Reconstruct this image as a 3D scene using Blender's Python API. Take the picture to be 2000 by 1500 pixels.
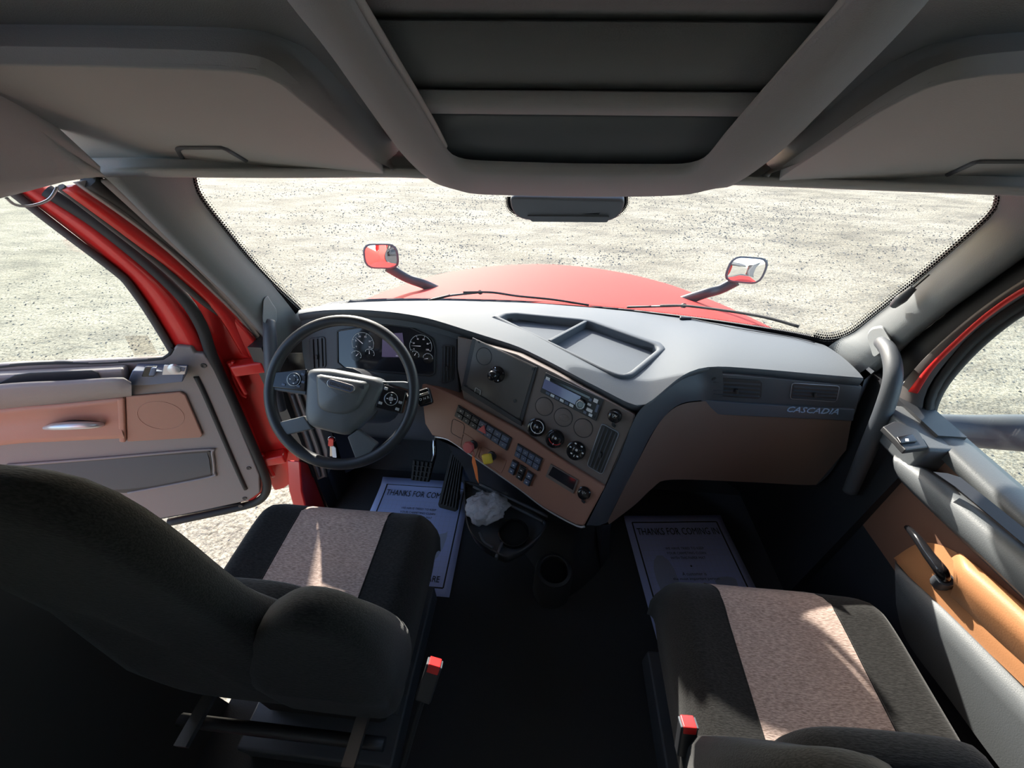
import bpy, bmesh, math, random
from mathutils import Vector as V, Matrix

# ------------------------------------------------------------------ camera
scene = bpy.context.scene
col = scene.collection
for o in list(bpy.data.objects):
    bpy.data.objects.remove(o)
PITCH, YAW, ROLL, FPX = math.radians(37.717), math.radians(4.838), math.radians(0.2215), 757.87
CAM = V((-.0467, 0, 1.6114))
FW = V((-math.sin(YAW) * math.cos(PITCH), math.cos(YAW) * math.cos(PITCH), -math.sin(PITCH)))
R0 = V((math.cos(YAW), math.sin(YAW), 0)); U0 = R0.cross(FW)
RT = R0 * math.cos(ROLL) + U0 * math.sin(ROLL); UP = U0 * math.cos(ROLL) - R0 * math.sin(ROLL)
cd = bpy.data.cameras.new('camera'); cam = bpy.data.objects.new('camera', cd); col.objects.link(cam)
cam.matrix_world = Matrix.Translation(CAM) @ Matrix((RT, UP, -FW)).transposed().to_4x4()
cd.sensor_width = 36; cd.lens = FPX / 2000 * 36; cd.clip_start = .02; cd.clip_end = 500
scene.camera = cam

# ------------------------------------------------------------------ sky, sun, exposure
TO_SUN = V((-.70, 1.65, 1.0)).normalized()
w = bpy.data.worlds.new('sky'); scene.world = w; w.use_nodes = True
nt = w.node_tree; nt.nodes.clear()
sk = nt.nodes.new('ShaderNodeTexSky'); sk.sky_type = 'NISHITA'; sk.sun_disc = False
sk.sun_elevation = math.asin(TO_SUN.z); sk.sun_rotation = math.atan2(TO_SUN.x, TO_SUN.y)
sk.air_density = 1.0; sk.dust_density = 1.5; sk.ozone_density = 1.0
bg = nt.nodes.new('ShaderNodeBackground'); bg.inputs[1].default_value = .31
wo = nt.nodes.new('ShaderNodeOutputWorld')
nt.links.new(sk.outputs[0], bg.inputs[0]); nt.links.new(bg.outputs[0], wo.inputs[0])
sl = bpy.data.lights.new('sun', 'SUN'); sl.energy = 6.0; sl.angle = math.radians(.53); sl.color = (1, .95, .86)
so = bpy.data.objects.new('sun', sl); col.objects.link(so)
so.rotation_euler = TO_SUN.to_track_quat('Z', 'Y').to_euler(); so.location = (-8, 10, 12)
vs = scene.view_settings
vs.view_transform = 'Standard'; vs.look = 'None'; vs.gamma = 1; vs.use_curve_mapping = False
vs.exposure = 1.22

# ------------------------------------------------------------------ helpers
def ray(a, b):
    return RT * ((a - 1000) / FPX) - UP * ((b - 750) / FPX) + FW
def on(p, x=None, y=None, z=None, pl=None):
    """the point of a real plane that is seen at photo position p"""
    d = ray(*p)
    if pl is not None:
        P, N = pl; return CAM + d * ((P - CAM).dot(N) / d.dot(N))
    for i, v in enumerate((x, y, z)):
        if v is not None: return CAM + d * ((v - CAM[i]) / d[i])
def ons(ps, **k): return [on(p, **k) for p in ps]
def plane3(a, b, c, face=None):
    n = (b - a).cross(c - a).normalized()
    if n.dot(CAM - a) < 0: n = -n
    return a.copy(), n
def off(pl, d): return pl[0] + pl[1] * d, pl[1]
def resample(pts, n, smooth=True):
    pts = [V(p) for p in pts]
    if smooth and len(pts) > 2:
        q = []
        for i in range(len(pts) - 1):
            p0 = pts[max(i - 1, 0)]; p1 = pts[i]; p2 = pts[i + 1]; p3 = pts[min(i + 2, len(pts) - 1)]
            for k in range(8):
                t = k / 8
                q.append(.5 * ((2 * p1) + (p2 - p0) * t + (2 * p0 - 5 * p1 + 4 * p2 - p3) * t * t + (3 * p1 - p0 - 3 * p2 + p3) * t ** 3))
        q.append(pts[-1]); pts = q
    L = [0]
    for i in range(1, len(pts)): L.append(L[-1] + (pts[i] - pts[i - 1]).length)
    out = []; j = 0
    for k in range(n):
        s = L[-1] * k / (n - 1)
        while j < len(L) - 2 and L[j + 1] < s: j += 1
        d = L[j + 1] - L[j]
        out.append(pts[j].lerp(pts[j + 1], (s - L[j]) / d if d > 1e-9 else 0))
    return out
ORG = {}
def finish(name, me, mat, parent, origin=None):
    o = bpy.data.objects.new(name, me); col.objects.link(o)
    if parent is not None:
        o.parent = parent; ORG[o.name] = ORG[parent.name]
    else:
        ORG[o.name] = V(origin)
        o.location = V(origin)
    if mat:
        for m in (mat if isinstance(mat, (list, tuple)) else [mat]): me.materials.append(m)
    return o
def mesh(name, verts, faces, mat, parent=None, smooth=False, uv=None, mi=None):
    verts = [V(v) for v in verts]
    if parent is not None: org = ORG[parent.name]
    else:
        n = len(verts)
        org = V((sum(v.x for v in verts) / n, sum(v.y for v in verts) / n, min(v.z for v in verts)))
    me = bpy.data.meshes.new(name)
    me.from_pydata([v - org for v in verts], [], faces); me.update()
    bm = bmesh.new(); bm.from_mesh(me)
    bmesh.ops.recalc_face_normals(bm, faces=bm.faces); bm.to_mesh(me); bm.free()
    if smooth:
        for p in me.polygons: p.use_smooth = True
    if uv:
        l = me.uv_layers.new(name='UVMap')
        for lp in me.loops: l.data[lp.index].uv = uv[lp.vertex_index]
    if mi:
        for p, k in zip(me.polygons, mi): p.material_index = k
    return finish(name, me, mat, parent, org)
def tag(o, label=None, cat=None, group=None, kind=None):
    if label: o['label'] = label
    if cat: o['category'] = cat
    if group: o['group'] = group
    if kind: o['kind'] = kind
    return o
def thing(name, label, cat, loc, group=None, kind=None):
    o = bpy.data.objects.new(name, None); col.objects.link(o); o.empty_display_size = .05
    o.location = V(loc); ORG[o.name] = V(loc)
    return tag(o, label, cat, group, kind)
def bev(o, wd, seg=2, ang=35):
    m = o.modifiers.new('Bevel', 'BEVEL'); m.width = wd; m.segments = seg; m.limit_method = 'ANGLE'; m.angle_limit = math.radians(ang)
    for p in o.data.polygons: p.use_smooth = True
    wn = o.modifiers.new('WN', 'WEIGHTED_NORMAL'); wn.keep_sharp = True
    return o
def solid(o, th, offset=-1):
    m = o.modifiers.new('Solidify', 'SOLIDIFY'); m.thickness = th; m.offset = offset
    return o
def loft(name, curves, mat, parent=None, n=24, smooth=True, th=0, uvs=False, rs=True):
    """a surface through several curves"""
    rows = [resample(c, n, rs) for c in curves]
    vs_ = [p for r in rows for p in r]; fs = []
    for i in range(len(rows) - 1):
        for j in range(n - 1):
            fs.append((i * n + j, i * n + j + 1, (i + 1) * n + j + 1, (i + 1) * n + j))
    uv = None
    if uvs:
        uv = []
        for i, r in enumerate(rows):
            s = 0
            for j in range(n):
                if j: s += (rows[0][j] - rows[0][j - 1]).length
                uv.append((s, i / (len(rows) - 1)))
    o = mesh(name, vs_, fs, mat, parent, smooth, uv)
    if th: solid(o, th)
    return o
def prism(name, pts, nrm, d0, d1, mat, parent=None, bw=0, seg=2):
    """a flat outline with real thickness from d0 to d1 along its normal"""
    n = len(pts); pts = [V(p) for p in pts]; nrm = V(nrm)
    vs_ = [p + nrm * d0 for p in pts] + [p + nrm * d1 for p in pts]
    fs = [tuple(range(n))[::-1], tuple(range(n, 2 * n))] + [(i, (i + 1) % n, n + (i + 1) % n, n + i) for i in range(n)]
    o = mesh(name, vs_, fs, mat, parent)
    if bw: bev(o, bw, seg)
    return o
def pp(name, px, pl, d0, d1, mat, parent=None, bw=0, seg=2, rc=0):
    pts = ons(px, pl=pl)
    if rc: pts = roundc(pts, rc)
    return prism(name, pts, pl[1], d0, d1, mat, parent, bw, seg)
def roundc(pts, r, k=5):
    """round the corners of a flat outline"""
    out = []; n = len(pts)
    for i in range(n):
        a, b, c = pts[i - 1], pts[i], pts[(i + 1) % n]
        u = (a - b); v = (c - b)
        q = min(r, u.length * .45, v.length * .45)
        p0 = b + u.normalized() * q; p1 = b + v.normalized() * q
        for j in range(k + 1):
            t = j / k
            out.append((1 - t) ** 2 * p0 + 2 * t * (1 - t) * b + t * t * p1)
    return out
def frame_z(n, up=V((0, 0, 1))):
    n = V(n).normalized(); u = up.cross(n)
    if u.length < 1e-4: u = V((1, 0, 0))
    u.normalize(); return u, n.cross(u), n
def box(name, c, ax, sz, mat, parent=None, bw=0, seg=2):
    c = V(c); u, v, n = [V(a) for a in ax]
    pts = [c + u * (sx * sz[0] / 2) + v * (sy * sz[1] / 2) for sx, sy in ((-1, -1), (1, -1), (1, 1), (-1, 1))]
    return prism(name, pts, n, -sz[2] / 2, sz[2] / 2, mat, parent, bw, seg)
XYZ = (V((1, 0, 0)), V((0, 1, 0)), V((0, 0, 1)))
def abox(name, lo, hi, mat, parent=None, bw=0):
    lo = V(lo); hi = V(hi); return box(name, (lo + hi) / 2, XYZ, hi - lo, mat, parent, bw)
def tube(name, pts, r, mat, parent=None, seg=12, n=None, smooth=True, flat=1.0, up=None):
    pts = resample(pts, n or max(8, len(pts) * 6), smooth and len(pts) > 2)
    m = len(pts); rr = r if isinstance(r, (list, tuple)) else [r]
    def rad(k):
        t = k / (m - 1) * (len(rr) - 1); i = min(int(t), len(rr) - 2) if len(rr) > 1 else 0
        return rr[0] if len(rr) == 1 else rr[i] + (rr[i + 1] - rr[i]) * (t - i)
    t0 = (pts[1] - pts[0]).normalized(); a = up or (V((0, 0, 1)) if abs(t0.z) < .9 else V((1, 0, 0)))
    u = (a - t0 * a.dot(t0)).normalized()
    vs_ = []; fs = []
    for k in range(m):
        t = (pts[min(k + 1, m - 1)] - pts[max(k - 1, 0)]).normalized()
        u = (u - t * u.dot(t)).normalized(); v = t.cross(u)
        for s in range(seg):
            an = 2 * math.pi * s / seg
            vs_.append(pts[k] + (u * math.cos(an) + v * math.sin(an) * flat) * rad(k))
    for k in range(m - 1):
        for s in range(seg):
            s2 = (s + 1) % seg; fs.append((k * seg + s, k * seg + s2, (k + 1) * seg + s2, (k + 1) * seg + s))
    fs.append(tuple(range(seg))); fs.append(tuple(range((m - 1) * seg, m * seg)))
    o = mesh(name, vs_, fs, mat, parent)
    for p in o.data.polygons[:-2]: p.use_smooth = True
    return o
def lathe(name, c, n, prof, mat, parent=None, seg=28, up=V((0, 0, 1)), smooth=True, sx=1, sy=1):
    """prof: (radius, height along n) pairs"""
    c = V(c); u, v, n = frame_z(n, up)
    vs_ = []; fs = []
    for r, h in prof:
        for s in range(seg):
            a = 2 * math.pi * s / seg
            vs_.append(c + n * h + (u * math.cos(a) * sx + v * math.sin(a) * sy) * max(r, 1e-5))
    for k in range(len(prof) - 1):
        for s in range(seg):
            s2 = (s + 1) % seg; fs.append((k * seg + s, k * seg + s2, (k + 1) * seg + s2, (k + 1) * seg + s))
    fs.append(tuple(range(seg))); fs.append(tuple(range((len(prof) - 1) * seg, len(prof) * seg)))
    o = mesh(name, vs_, fs, mat, parent)
    if smooth:
        for p in o.data.polygons[:-2]: p.use_smooth = True
        bv = o.modifiers.new('Edge', 'EDGE_SPLIT'); bv.split_angle = math.radians(40)
    return o
def ring(name, c, n, r, rt, mat, parent=None, seg=40, a0=0, a1=360, up=V((0, 0, 1)), tseg=6, flat=1):
    u, v, n = frame_z(n, up); c = V(c)
    k = max(6, int(seg * abs(a1 - a0) / 360)); full = abs(a1 - a0) >= 360
    vs_ = []; fs = []
    m = k if full else k + 1
    for i in range(m):
        a = math.radians(a0 + (a1 - a0) * i / k); d = u * math.cos(a) + v * math.sin(a)
        for s in range(tseg):
            b = 2 * math.pi * s / tseg
            vs_.append(c + d * (r + rt * math.cos(b)) + n * rt * math.sin(b) * flat)
    for i in range(m if full else m - 1):
        j = (i + 1) % m
        for s in range(tseg):
            s2 = (s + 1) % tseg; fs.append((i * tseg + s, i * tseg + s2, j * tseg + s2, j * tseg + s))
    if not full:
        fs.append(tuple(range(tseg))); fs.append(tuple(range((m - 1) * tseg, m * tseg)))
    return mesh(name, vs_, fs, mat, parent, smooth=True)
def text(name, s, c, u, v, width, mat, parent=None, th=.0006, height=None, lift=.0004, shear=0, bold=0, align='CENTER', space=1):
    cu = bpy.data.curves.new(name, 'FONT'); cu.body = s; cu.align_x = align; cu.align_y = 'CENTER'; cu.size = 1
    cu.resolution_u = 2; cu.shear = shear; cu.offset = bold; cu.space_line = space
    to = bpy.data.objects.new(name, cu); col.objects.link(to)
    bpy.context.view_layer.update()
    me = bpy.data.meshes.new_from_object(to.evaluated_get(bpy.context.evaluated_depsgraph_get()))
    bpy.data.objects.remove(to); bpy.data.curves.remove(cu)
    xs = [q.co.x for q in me.vertices]; ys = [q.co.y for q in me.vertices]
    if not xs: return None
    W = max(xs) - min(xs); H = max(ys) - min(ys); cx = (max(xs) + min(xs)) / 2; cy = (max(ys) + min(ys)) / 2
    k = width / W; kh = (height / H) if height else k
    u = V(u).normalized(); v = V(v).normalized(); n = u.cross(v); c = V(c)
    org = ORG[parent.name] if parent is not None else c
    bm = bmesh.new(); bm.from_mesh(me)
    for q in bm.verts: q.co = c + u * ((q.co.x - cx) * k) + v * ((q.co.y - cy) * kh) + n * lift - org
    if th:
        g = bmesh.ops.extrude_face_region(bm, geom=bm.faces[:])
        for e in g['geom']:
            if isinstance(e, bmesh.types.BMVert): e.co += n * th
    bm.to_mesh(me); bm.free(); me.materials.clear(); me.name = name
    return finish(name, me, mat, parent, org)

# ------------------------------------------------------------------ materials
def mat(name, rgb, rough=.6, metal=0, spec=.5, bump=0, bscale=200, var=0, vscale=6, rgb2=None, coat=0, emit=None, es=0, sheen=0):
    m = bpy.data.materials.new(name); m.use_nodes = True
    t = m.node_tree; b = t.nodes['Principled BSDF']
    b.inputs['Base Color'].default_value = (*rgb, 1); b.inputs['Roughness'].default_value = rough
    b.inputs['Metallic'].default_value = metal; b.inputs['Specular IOR Level'].default_value = spec
    if coat: b.inputs['Coat Weight'].default_value = coat; b.inputs['Coat Roughness'].default_value = .03
    if sheen: b.inputs['Sheen Weight'].default_value = sheen
    if emit: b.inputs['Emission Color'].default_value = (*emit, 1); b.inputs['Emission Strength'].default_value = es
    tc = t.nodes.new('ShaderNodeTexCoord')
    if var or rgb2:
        nz = t.nodes.new('ShaderNodeTexNoise'); nz.inputs['Scale'].default_value = vscale; nz.inputs['Detail'].default_value = 5
        rp = t.nodes.new('ShaderNodeValToRGB'); c2 = rgb2 or tuple(min(1, c * (1 + var)) for c in rgb); c1 = rgb if rgb2 else tuple(c * (1 - var) for c in rgb)
        rp.color_ramp.elements[0].position = .35; rp.color_ramp.elements[1].position = .65
        rp.color_ramp.elements[0].color = (*c1, 1); rp.color_ramp.elements[1].color = (*c2, 1)
        t.links.new(tc.outputs['Object'], nz.inputs['Vector']); t.links.new(nz.outputs['Fac'], rp.inputs[0]); t.links.new(rp.outputs[0], b.inputs['Base Color'])
    if bump:
        nz = t.nodes.new('ShaderNodeTexNoise'); nz.inputs['Scale'].default_value = bscale; nz.inputs['Detail'].default_value = 3
        bp = t.nodes.new('ShaderNodeBump'); bp.inputs['Strength'].default_value = bump; bp.inputs['Distance'].default_value = .002
        t.links.new(tc.outputs['Object'], nz.inputs['Vector']); t.links.new(nz.outputs['Fac'], bp.inputs['Height']); t.links.new(bp.outputs[0], b.inputs['Normal'])
    return m
def fabric(name, c1, c2, scale=300):
    """woven cloth: fine thread noise stretched across the seat"""
    m = mat(name, c1, .95, spec=.15, sheen=.15); t = m.node_tree; b = t.nodes['Principled BSDF']
    tc = t.nodes.new('ShaderNodeTexCoord'); mp = t.nodes.new('ShaderNodeMapping'); mp.inputs['Scale'].default_value = (.35, 1.6, 1)
    nz = t.nodes.new('ShaderNodeTexNoise'); nz.inputs['Scale'].default_value = scale; nz.inputs['Detail'].default_value = 4
    rp = t.nodes.new('ShaderNodeValToRGB'); rp.color_ramp.elements[0].position = .35; rp.color_ramp.elements[1].position = .66
    rp.color_ramp.elements[0].color = (*c1, 1); rp.color_ramp.elements[1].color = (*c2, 1)
    bp = t.nodes.new('ShaderNodeBump'); bp.inputs['Strength'].default_value = .5; bp.inputs['Distance'].default_value = .002
    L = t.links.new
    L(tc.outputs['Object'], mp.inputs[0]); L(mp.outputs[0], nz.inputs['Vector']); L(nz.outputs['Fac'], rp.inputs[0]); L(rp.outputs[0], b.inputs['Base Color'])
    L(nz.outputs['Fac'], bp.inputs['Height']); L(bp.outputs[0], b.inputs['Normal'])
    return m
def glass_mat(name, tint=(.97, .98, .97), fac=.045, rough=0.0):
    m = bpy.data.materials.new(name); m.use_nodes = True; t = m.node_tree; t.nodes.clear()
    o = t.nodes.new('ShaderNodeOutputMaterial'); mx = t.nodes.new('ShaderNodeMixShader')
    tr = t.nodes.new('ShaderNodeBsdfTransparent'); tr.inputs[0].default_value = (*tint, 1)
    gl = t.nodes.new('ShaderNodeBsdfGlossy'); gl.inputs['Roughness'].default_value = rough
    lw = t.nodes.new('ShaderNodeLayerWeight'); pw = t.nodes.new('ShaderNodeMath'); pw.operation = 'POWER'; pw.inputs[1].default_value = 5
    ma = t.nodes.new('ShaderNodeMath'); ma.operation = 'MULTIPLY_ADD'; ma.inputs[1].default_value = 1 - fac; ma.inputs[2].default_value = fac
    t.links.new(lw.outputs['Facing'], pw.inputs[0]); t.links.new(pw.outputs[0], ma.inputs[0])
    t.links.new(ma.outputs[0], mx.inputs[0]); t.links.new(tr.outputs[0], mx.inputs[1]); t.links.new(gl.outputs[0], mx.inputs[2]); t.links.new(mx.outputs[0], o.inputs[0])
    return m
def frit_mat(name, width, s=.0062, full=.3):
    """black ceramic band whose inner rim breaks into dots; u runs along the edge in metres, v from the edge (0) inward (1)"""
    m = bpy.data.materials.new(name); m.use_nodes = True; t = m.node_tree; t.nodes.clear(); L = t.links.new
    o = t.nodes.new('ShaderNodeOutputMaterial'); mx = t.nodes.new('ShaderNodeMixShader')
    tr = t.nodes.new('ShaderNodeBsdfTransparent'); df = t.nodes.new('ShaderNodeBsdfDiffuse'); df.inputs[0].default_value = (.012, .012, .014, 1)
    uv = t.nodes.new('ShaderNodeUVMap'); sp = t.nodes.new('ShaderNodeSeparateXYZ'); L(uv.outputs[0], sp.inputs[0])
    def mth(op, a, b=None):
        n = t.nodes.new('ShaderNodeMath'); n.operation = op
        for i, q in enumerate((a, b)):
            if q is None: continue
            if isinstance(q, (int, float)): n.inputs[i].default_value = q
            else: L(q, n.inputs[i])
        return n.outputs[0]
    us = mth('DIVIDE', sp.outputs[0], s); vs2 = mth('MULTIPLY', sp.outputs[1], width / s)
    row = mth('FLOOR', vs2); us = mth('ADD', us, mth('MULTIPLY', mth('MODULO', row, 2), .5))
    fu = mth('SUBTRACT', mth('FRACT', us), .5); fv = mth('SUBTRACT', mth('FRACT', vs2), .5)
    dist = mth('SQRT', mth('ADD', mth('MULTIPLY', fu, fu), mth('MULTIPLY', fv, fv)))
    rad = mth('MULTIPLY', mth('SUBTRACT', 1.0, mth('DIVIDE', mth('SUBTRACT', sp.outputs[1], full), 1 - full)), .62)
    L(mth('LESS_THAN', dist, rad), mx.inputs[0]); L(tr.outputs[0], mx.inputs[1]); L(df.outputs[0], mx.inputs[2]); L(mx.outputs[0], o.inputs[0])
    return m
M = {}
M['pad'] = mat('soft_dash_plastic', (.095, .107, .122), .66, bump=.25, bscale=420, spec=.22)
M['darkgrey'] = mat('dark_grey_plastic', (.066, .073, .085), .5, bump=.12, bscale=500)
M['black'] = mat('black_plastic', (.030, .031, .035), .42, bump=.08, bscale=500)
M['gloss'] = mat('gloss_black', (.012, .012, .014), .15)
M['rubber'] = mat('black_rubber', (.018, .017, .017), .7)
M['rubber_grey'] = mat('grey_weather_rubber', (.07, .06, .058), .75)
M['liner'] = mat('headliner_cloth', (.40, .40, .395), .95, bump=.25, bscale=500, spec=.15)
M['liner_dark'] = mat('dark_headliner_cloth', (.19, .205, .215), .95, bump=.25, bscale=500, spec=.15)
M['shelf'] = mat('overhead_panel_plastic', (.40, .405, .40), .7, bump=.2, bscale=450, spec=.3)
M['pillar'] = mat('pillar_plastic', (.19, .205, .215), .6, bump=.2, bscale=450)
M['pillar_taupe'] = mat('taupe_trim', (.22, .185, .17), .7)
M['doorgrey'] = mat('door_grey_plastic', (.225, .192, .184), .55, bump=.2, bscale=400)
M['copper'] = mat('copper_brown_plastic', (.33, .165, .118), .45, bump=.12, bscale=400)
M['brown'] = mat('brown_grey_plastic', (.165, .132, .118), .5, bump=.12, bscale=400)
M['glovebrown'] = mat('glove_brown_plastic', (.19, .128, .10), .55, bump=.12, bscale=400)
M['tan'] = mat('tan_door_plastic', (.47, .21, .09), .5, bump=.15, bscale=350)
M['doorcopper'] = mat('copper_door_plastic', (.40, .19, .135), .5, bump=.15, bscale=350)
M['red'] = mat('red_paint', (.60, .02, .018), .38, coat=.25)
M['hoodred'] = mat('hood_red_paint', (.46, .045, .04), .7, spec=.08)
M['chrome'] = mat('chrome', (.75, .75, .76), .12, metal=1)
M['steel'] = mat('brushed_steel', (.5, .5, .5), .35, metal=1)
M['silver'] = mat('silver_plastic', (.55, .56, .58), .35, metal=.6)
M['mirror'] = mat('mirror_glass', (.92, .92, .92), .0, metal=1)
M['glass'] = glass_mat('clear_glass')
M['doorglass'] = glass_mat('door_glass', (.93, .96, .94))
M['carpet'] = mat('dark_floor_cover', (.040, .042, .046), .9, bump=.5, bscale=350, spec=.2)
M['blackcloth'] = fabric('black_seat_cloth', (.011, .0105, .010), (.026, .025, .024))
M['tancloth'] = fabric('tan_heather_cloth', (.30, .215, .18), (.58, .44, .38))
M['paper'] = mat('paper', (.44, .49, .78), .85)  # blue cast of the shade is put into the paper colour
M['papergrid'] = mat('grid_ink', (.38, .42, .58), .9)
M['ink'] = mat('black_ink', (.02, .02, .025), .8)
M['redbtn'] = mat('red_button', (.75, .03, .03), .3)
M['yellow'] = mat('yellow_knob', (.75, .55, .05), .45)
M['pinkred'] = mat('faded_red_knob', (.62, .13, .13), .5)
M['orange'] = mat('orange_tag', (.9, .22, .05), .5)
M['white'] = mat('white_print', (.8, .8, .82), .5)
M['bluekey'] = mat('blue_grey_switch', (.10, .125, .19), .35)
M['screen'] = mat('dark_screen', (.02, .02, .025), .08)
M['lcd'] = mat('lit_display', (.05, .05, .07), .3, emit=(.35, .25, .55), es=.05)
M['lcdtext'] = mat('lit_display_print', (.6, .6, .65), .4, emit=(.8, .75, .85), es=.15)
M['radiolcd'] = mat('radio_display_film', (.22, .24, .42), .12)
M['dullsilver'] = mat('dull_silver', (.30, .33, .38), .35, metal=.5)
M['paxgrey'] = mat('passenger_door_plastic', (.105, .112, .118), .5, bump=.2, bscale=400)
M['conframe'] = mat('console_frame_cloth', (.30, .315, .325), .9, bump=.25, bscale=500, spec=.2)
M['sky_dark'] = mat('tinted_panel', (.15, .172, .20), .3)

# ------------------------------------------------------------------ ground outside
GZ = -1.35
def gravel():
    m = mat('gravel_ground', (.6, .56, .48), .95, spec=.15); t = m.node_tree; b = t.nodes['Principled BSDF']; L = t.links.new
    tc = t.nodes.new('ShaderNodeTexCoord')
    def noise(s, d=5, sc=(1, 1, 1), rot=0):
        mp = t.nodes.new('ShaderNodeMapping'); mp.inputs['Scale'].default_value = sc; mp.inputs['Rotation'].default_value = (0, 0, rot)
        n = t.nodes.new('ShaderNodeTexNoise'); n.inputs['Scale'].default_value = s; n.inputs['Detail'].default_value = d; n.inputs['Roughness'].default_value = .65
        L(tc.outputs['Object'], mp.inputs[0]); L(mp.outputs[0], n.inputs['Vector']); return n.outputs['Fac']
    def ramp(f, p0, p1, c0, c1):
        r = t.nodes.new('ShaderNodeValToRGB'); r.color_ramp.elements[0].position = p0; r.color_ramp.elements[1].position = p1
        r.color_ramp.elements[0].color = (*c0, 1); r.color_ramp.elements[1].color = (*c1, 1); L(f, r.inputs[0]); return r.outputs[0]
    def mix(f, a, b_, mode='MIX'):
        x = t.nodes.new('ShaderNodeMix'); x.data_type = 'RGBA'; x.blend_type = mode
        if isinstance(f, float): x.inputs[0].default_value = f
        else: L(f, x.inputs[0])
        L(a, x.inputs[6]); L(b_, x.inputs[7]); return x.outputs[2]
    base = ramp(noise(.35, 6), .35, .65, (.275, .248, .188), (.38, .345, .268))
    patch = ramp(noise(.8, 6, (1, 2.2, 1), .5), .44, .64, (1, 1, 1), (.66, .66, .68))
    c = mix(1.0, base, patch, 'MULTIPLY')
    tr = ramp(noise(2.2, 5, (.45, 1.2, 1), .45), .36, .64, (.86, .86, .86), (1.08, 1.07, 1.04))
    c = mix(1.0, c, tr, 'MULTIPLY')
    fine = ramp(noise(30, 5), .40, .56, (.55, .54, .53), (1, 1, 1))
    c = mix(1.0, c, fine, 'MULTIPLY')
    vo = t.nodes.new('ShaderNodeTexVoronoi'); vo.inputs['Scale'].default_value = 16; L(tc.outputs['Object'], vo.inputs['Vector'])
    st = ramp(vo.outputs['Distance'], .16, .26, (.45, .44, .43), (1, 1, 1))
    msk = ramp(noise(.9, 5, (1, 1.6, 1), .5), .47, .58, (0, 0, 0), (1, 1, 1))
    whi = t.nodes.new('ShaderNodeRGB'); whi.outputs[0].default_value = (1, 1, 1, 1)
    c = mix(1.0, c, mix(msk, whi.outputs[0], st), 'MULTIPLY')
    L(c, b.inputs['Base Color'])
    bp = t.nodes.new('ShaderNodeBump'); bp.inputs['Strength'].default_value = .8; bp.inputs['Distance'].default_value = .05
    L(noise(9, 6), bp.inputs['Height']); L(bp.outputs[0], b.inputs['Normal'])
    return m
M['gravel'] = gravel()
M['stone'] = mat('gravel_stone', (.14, .13, .115), .95, var=.45, vscale=3)
GS = 90
vg = [(-GS + 2 * GS * i / 24, -GS + 2 * GS * j / 24, GZ) for j in range(25) for i in range(25)]
ground = mesh('ground', vg, [(j * 25 + i, j * 25 + i + 1, (j + 1) * 25 + i + 1, (j + 1) * 25 + i) for j in range(24) for i in range(24)], M['gravel'])
tag(ground, 'pale beige gravel yard with wheel tracks', 'ground', kind='structure')
random.seed(4)
sv, sf = [], []
def stone(x, y, s):
    b = len(sv); h = s * random.uniform(.35, .7); a0 = random.random() * 6
    for k in range(5):
        a = a0 + k * 1.2566; r = s * random.uniform(.6, 1.1)
        sv.append((x + math.cos(a) * r, y + math.sin(a) * r, GZ - .002))
    for k in range(5):
        a = a0 + .3 + k * 1.2566; r = s * random.uniform(.3, .6)
        sv.append((x + math.cos(a) * r, y + math.sin(a) * r, GZ + h))
    for k in range(5):
        k2 = (k + 1) % 5; sf.append((b + k, b + k2, b + 5 + k2, b + 5 + k))
    sf.append(tuple(b + 5 + k for k in range(5)))
for _ in range(150):
    cx, cy = random.uniform(-10, 11), random.uniform(2.5, 15)
    if cx > -2.2 and cx < 2.2 and cy < 4: continue
    for _ in range(random.randint(40, 130)):
        a_ = random.gauss(0, 1.2); b_ = random.gauss(0, .35); x = cx + a_ * .9 - b_ * .4; y = cy + a_ * .4 + b_ * .9
        if (abs(x) < 1.6 and y < 5): continue
        stone(x, y, random.uniform(.006, .021) * (1 if y < 8 else 1.3))
for _ in range(5000):
    x = random.uniform(-12, 12); y = random.uniform(-1, 16)
    if (abs(x) < 1.6 and y < 5): continue
    stone(x, y, random.uniform(.005, .016))
gs = mesh('gravel_stones', sv, sf, M['stone'])
tag(gs, 'loose dark stones scattered over the gravel yard', 'gravel', kind='stuff')

# ------------------------------------------------------------------ windshield surface
def Yg(x, z):
    yc = 1.60 + (1.21 - z) * .55; dl = 1.60 + (1.21 - z) * .55 - 1.05 - (1.415 - z) * .376
    return yc - dl * (min(abs(x), 1.1) / .98) ** 2.1
def onglass(p, inset=0.0):
    d = ray(*p); lo, hi = .3, 3.0
    for _ in range(50):
        t = (lo + hi) / 2; q = CAM + d * t
        if q.y + inset < Yg(q.x, q.z): lo = t
        else: hi = t
    return CAM + d * lo
ws = thing('window_1', 'wide curved windshield with dotted black edge band', 'windshield', (0, 1.6, .74), kind='structure')
rows = []
for i in range(13):
    z = .70 + (1.51 - .70) * i / 12
    rows.append([V((x / 20 * .985, Yg(x / 20 * .985, z), z)) for x in range(-20, 21)])
loft('pane', rows, M['glass'], ws, n=41, rs=False)
FR = [(372, 343), (373, 352), (379, 374), (393, 398), (430, 445), (480, 505), (530, 558), (583, 608)]
FRr = [(1958, 372), (1957, 395), (1950, 413), (1930, 435), (1870, 487), (1780, 563), (1700, 627), (1668, 652), (1640, 664), (1612, 667), (1588, 662)]
def inward(px, w, cxy):
    out = []
    for i, p in enumerate(px):
        a = V(px[max(i - 1, 0)]); b = V(px[min(i + 1, len(px) - 1)]); t = (b - a).normalized(); n = V((-t.y, t.x))
        if n.dot(V(cxy) - V(p)) < 0: n = -n
        out.append(tuple(V(p) + n * w))
    return out
M['frit'] = frit_mat('frit_dots_side', .06, s=.0075, full=.42)
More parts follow.
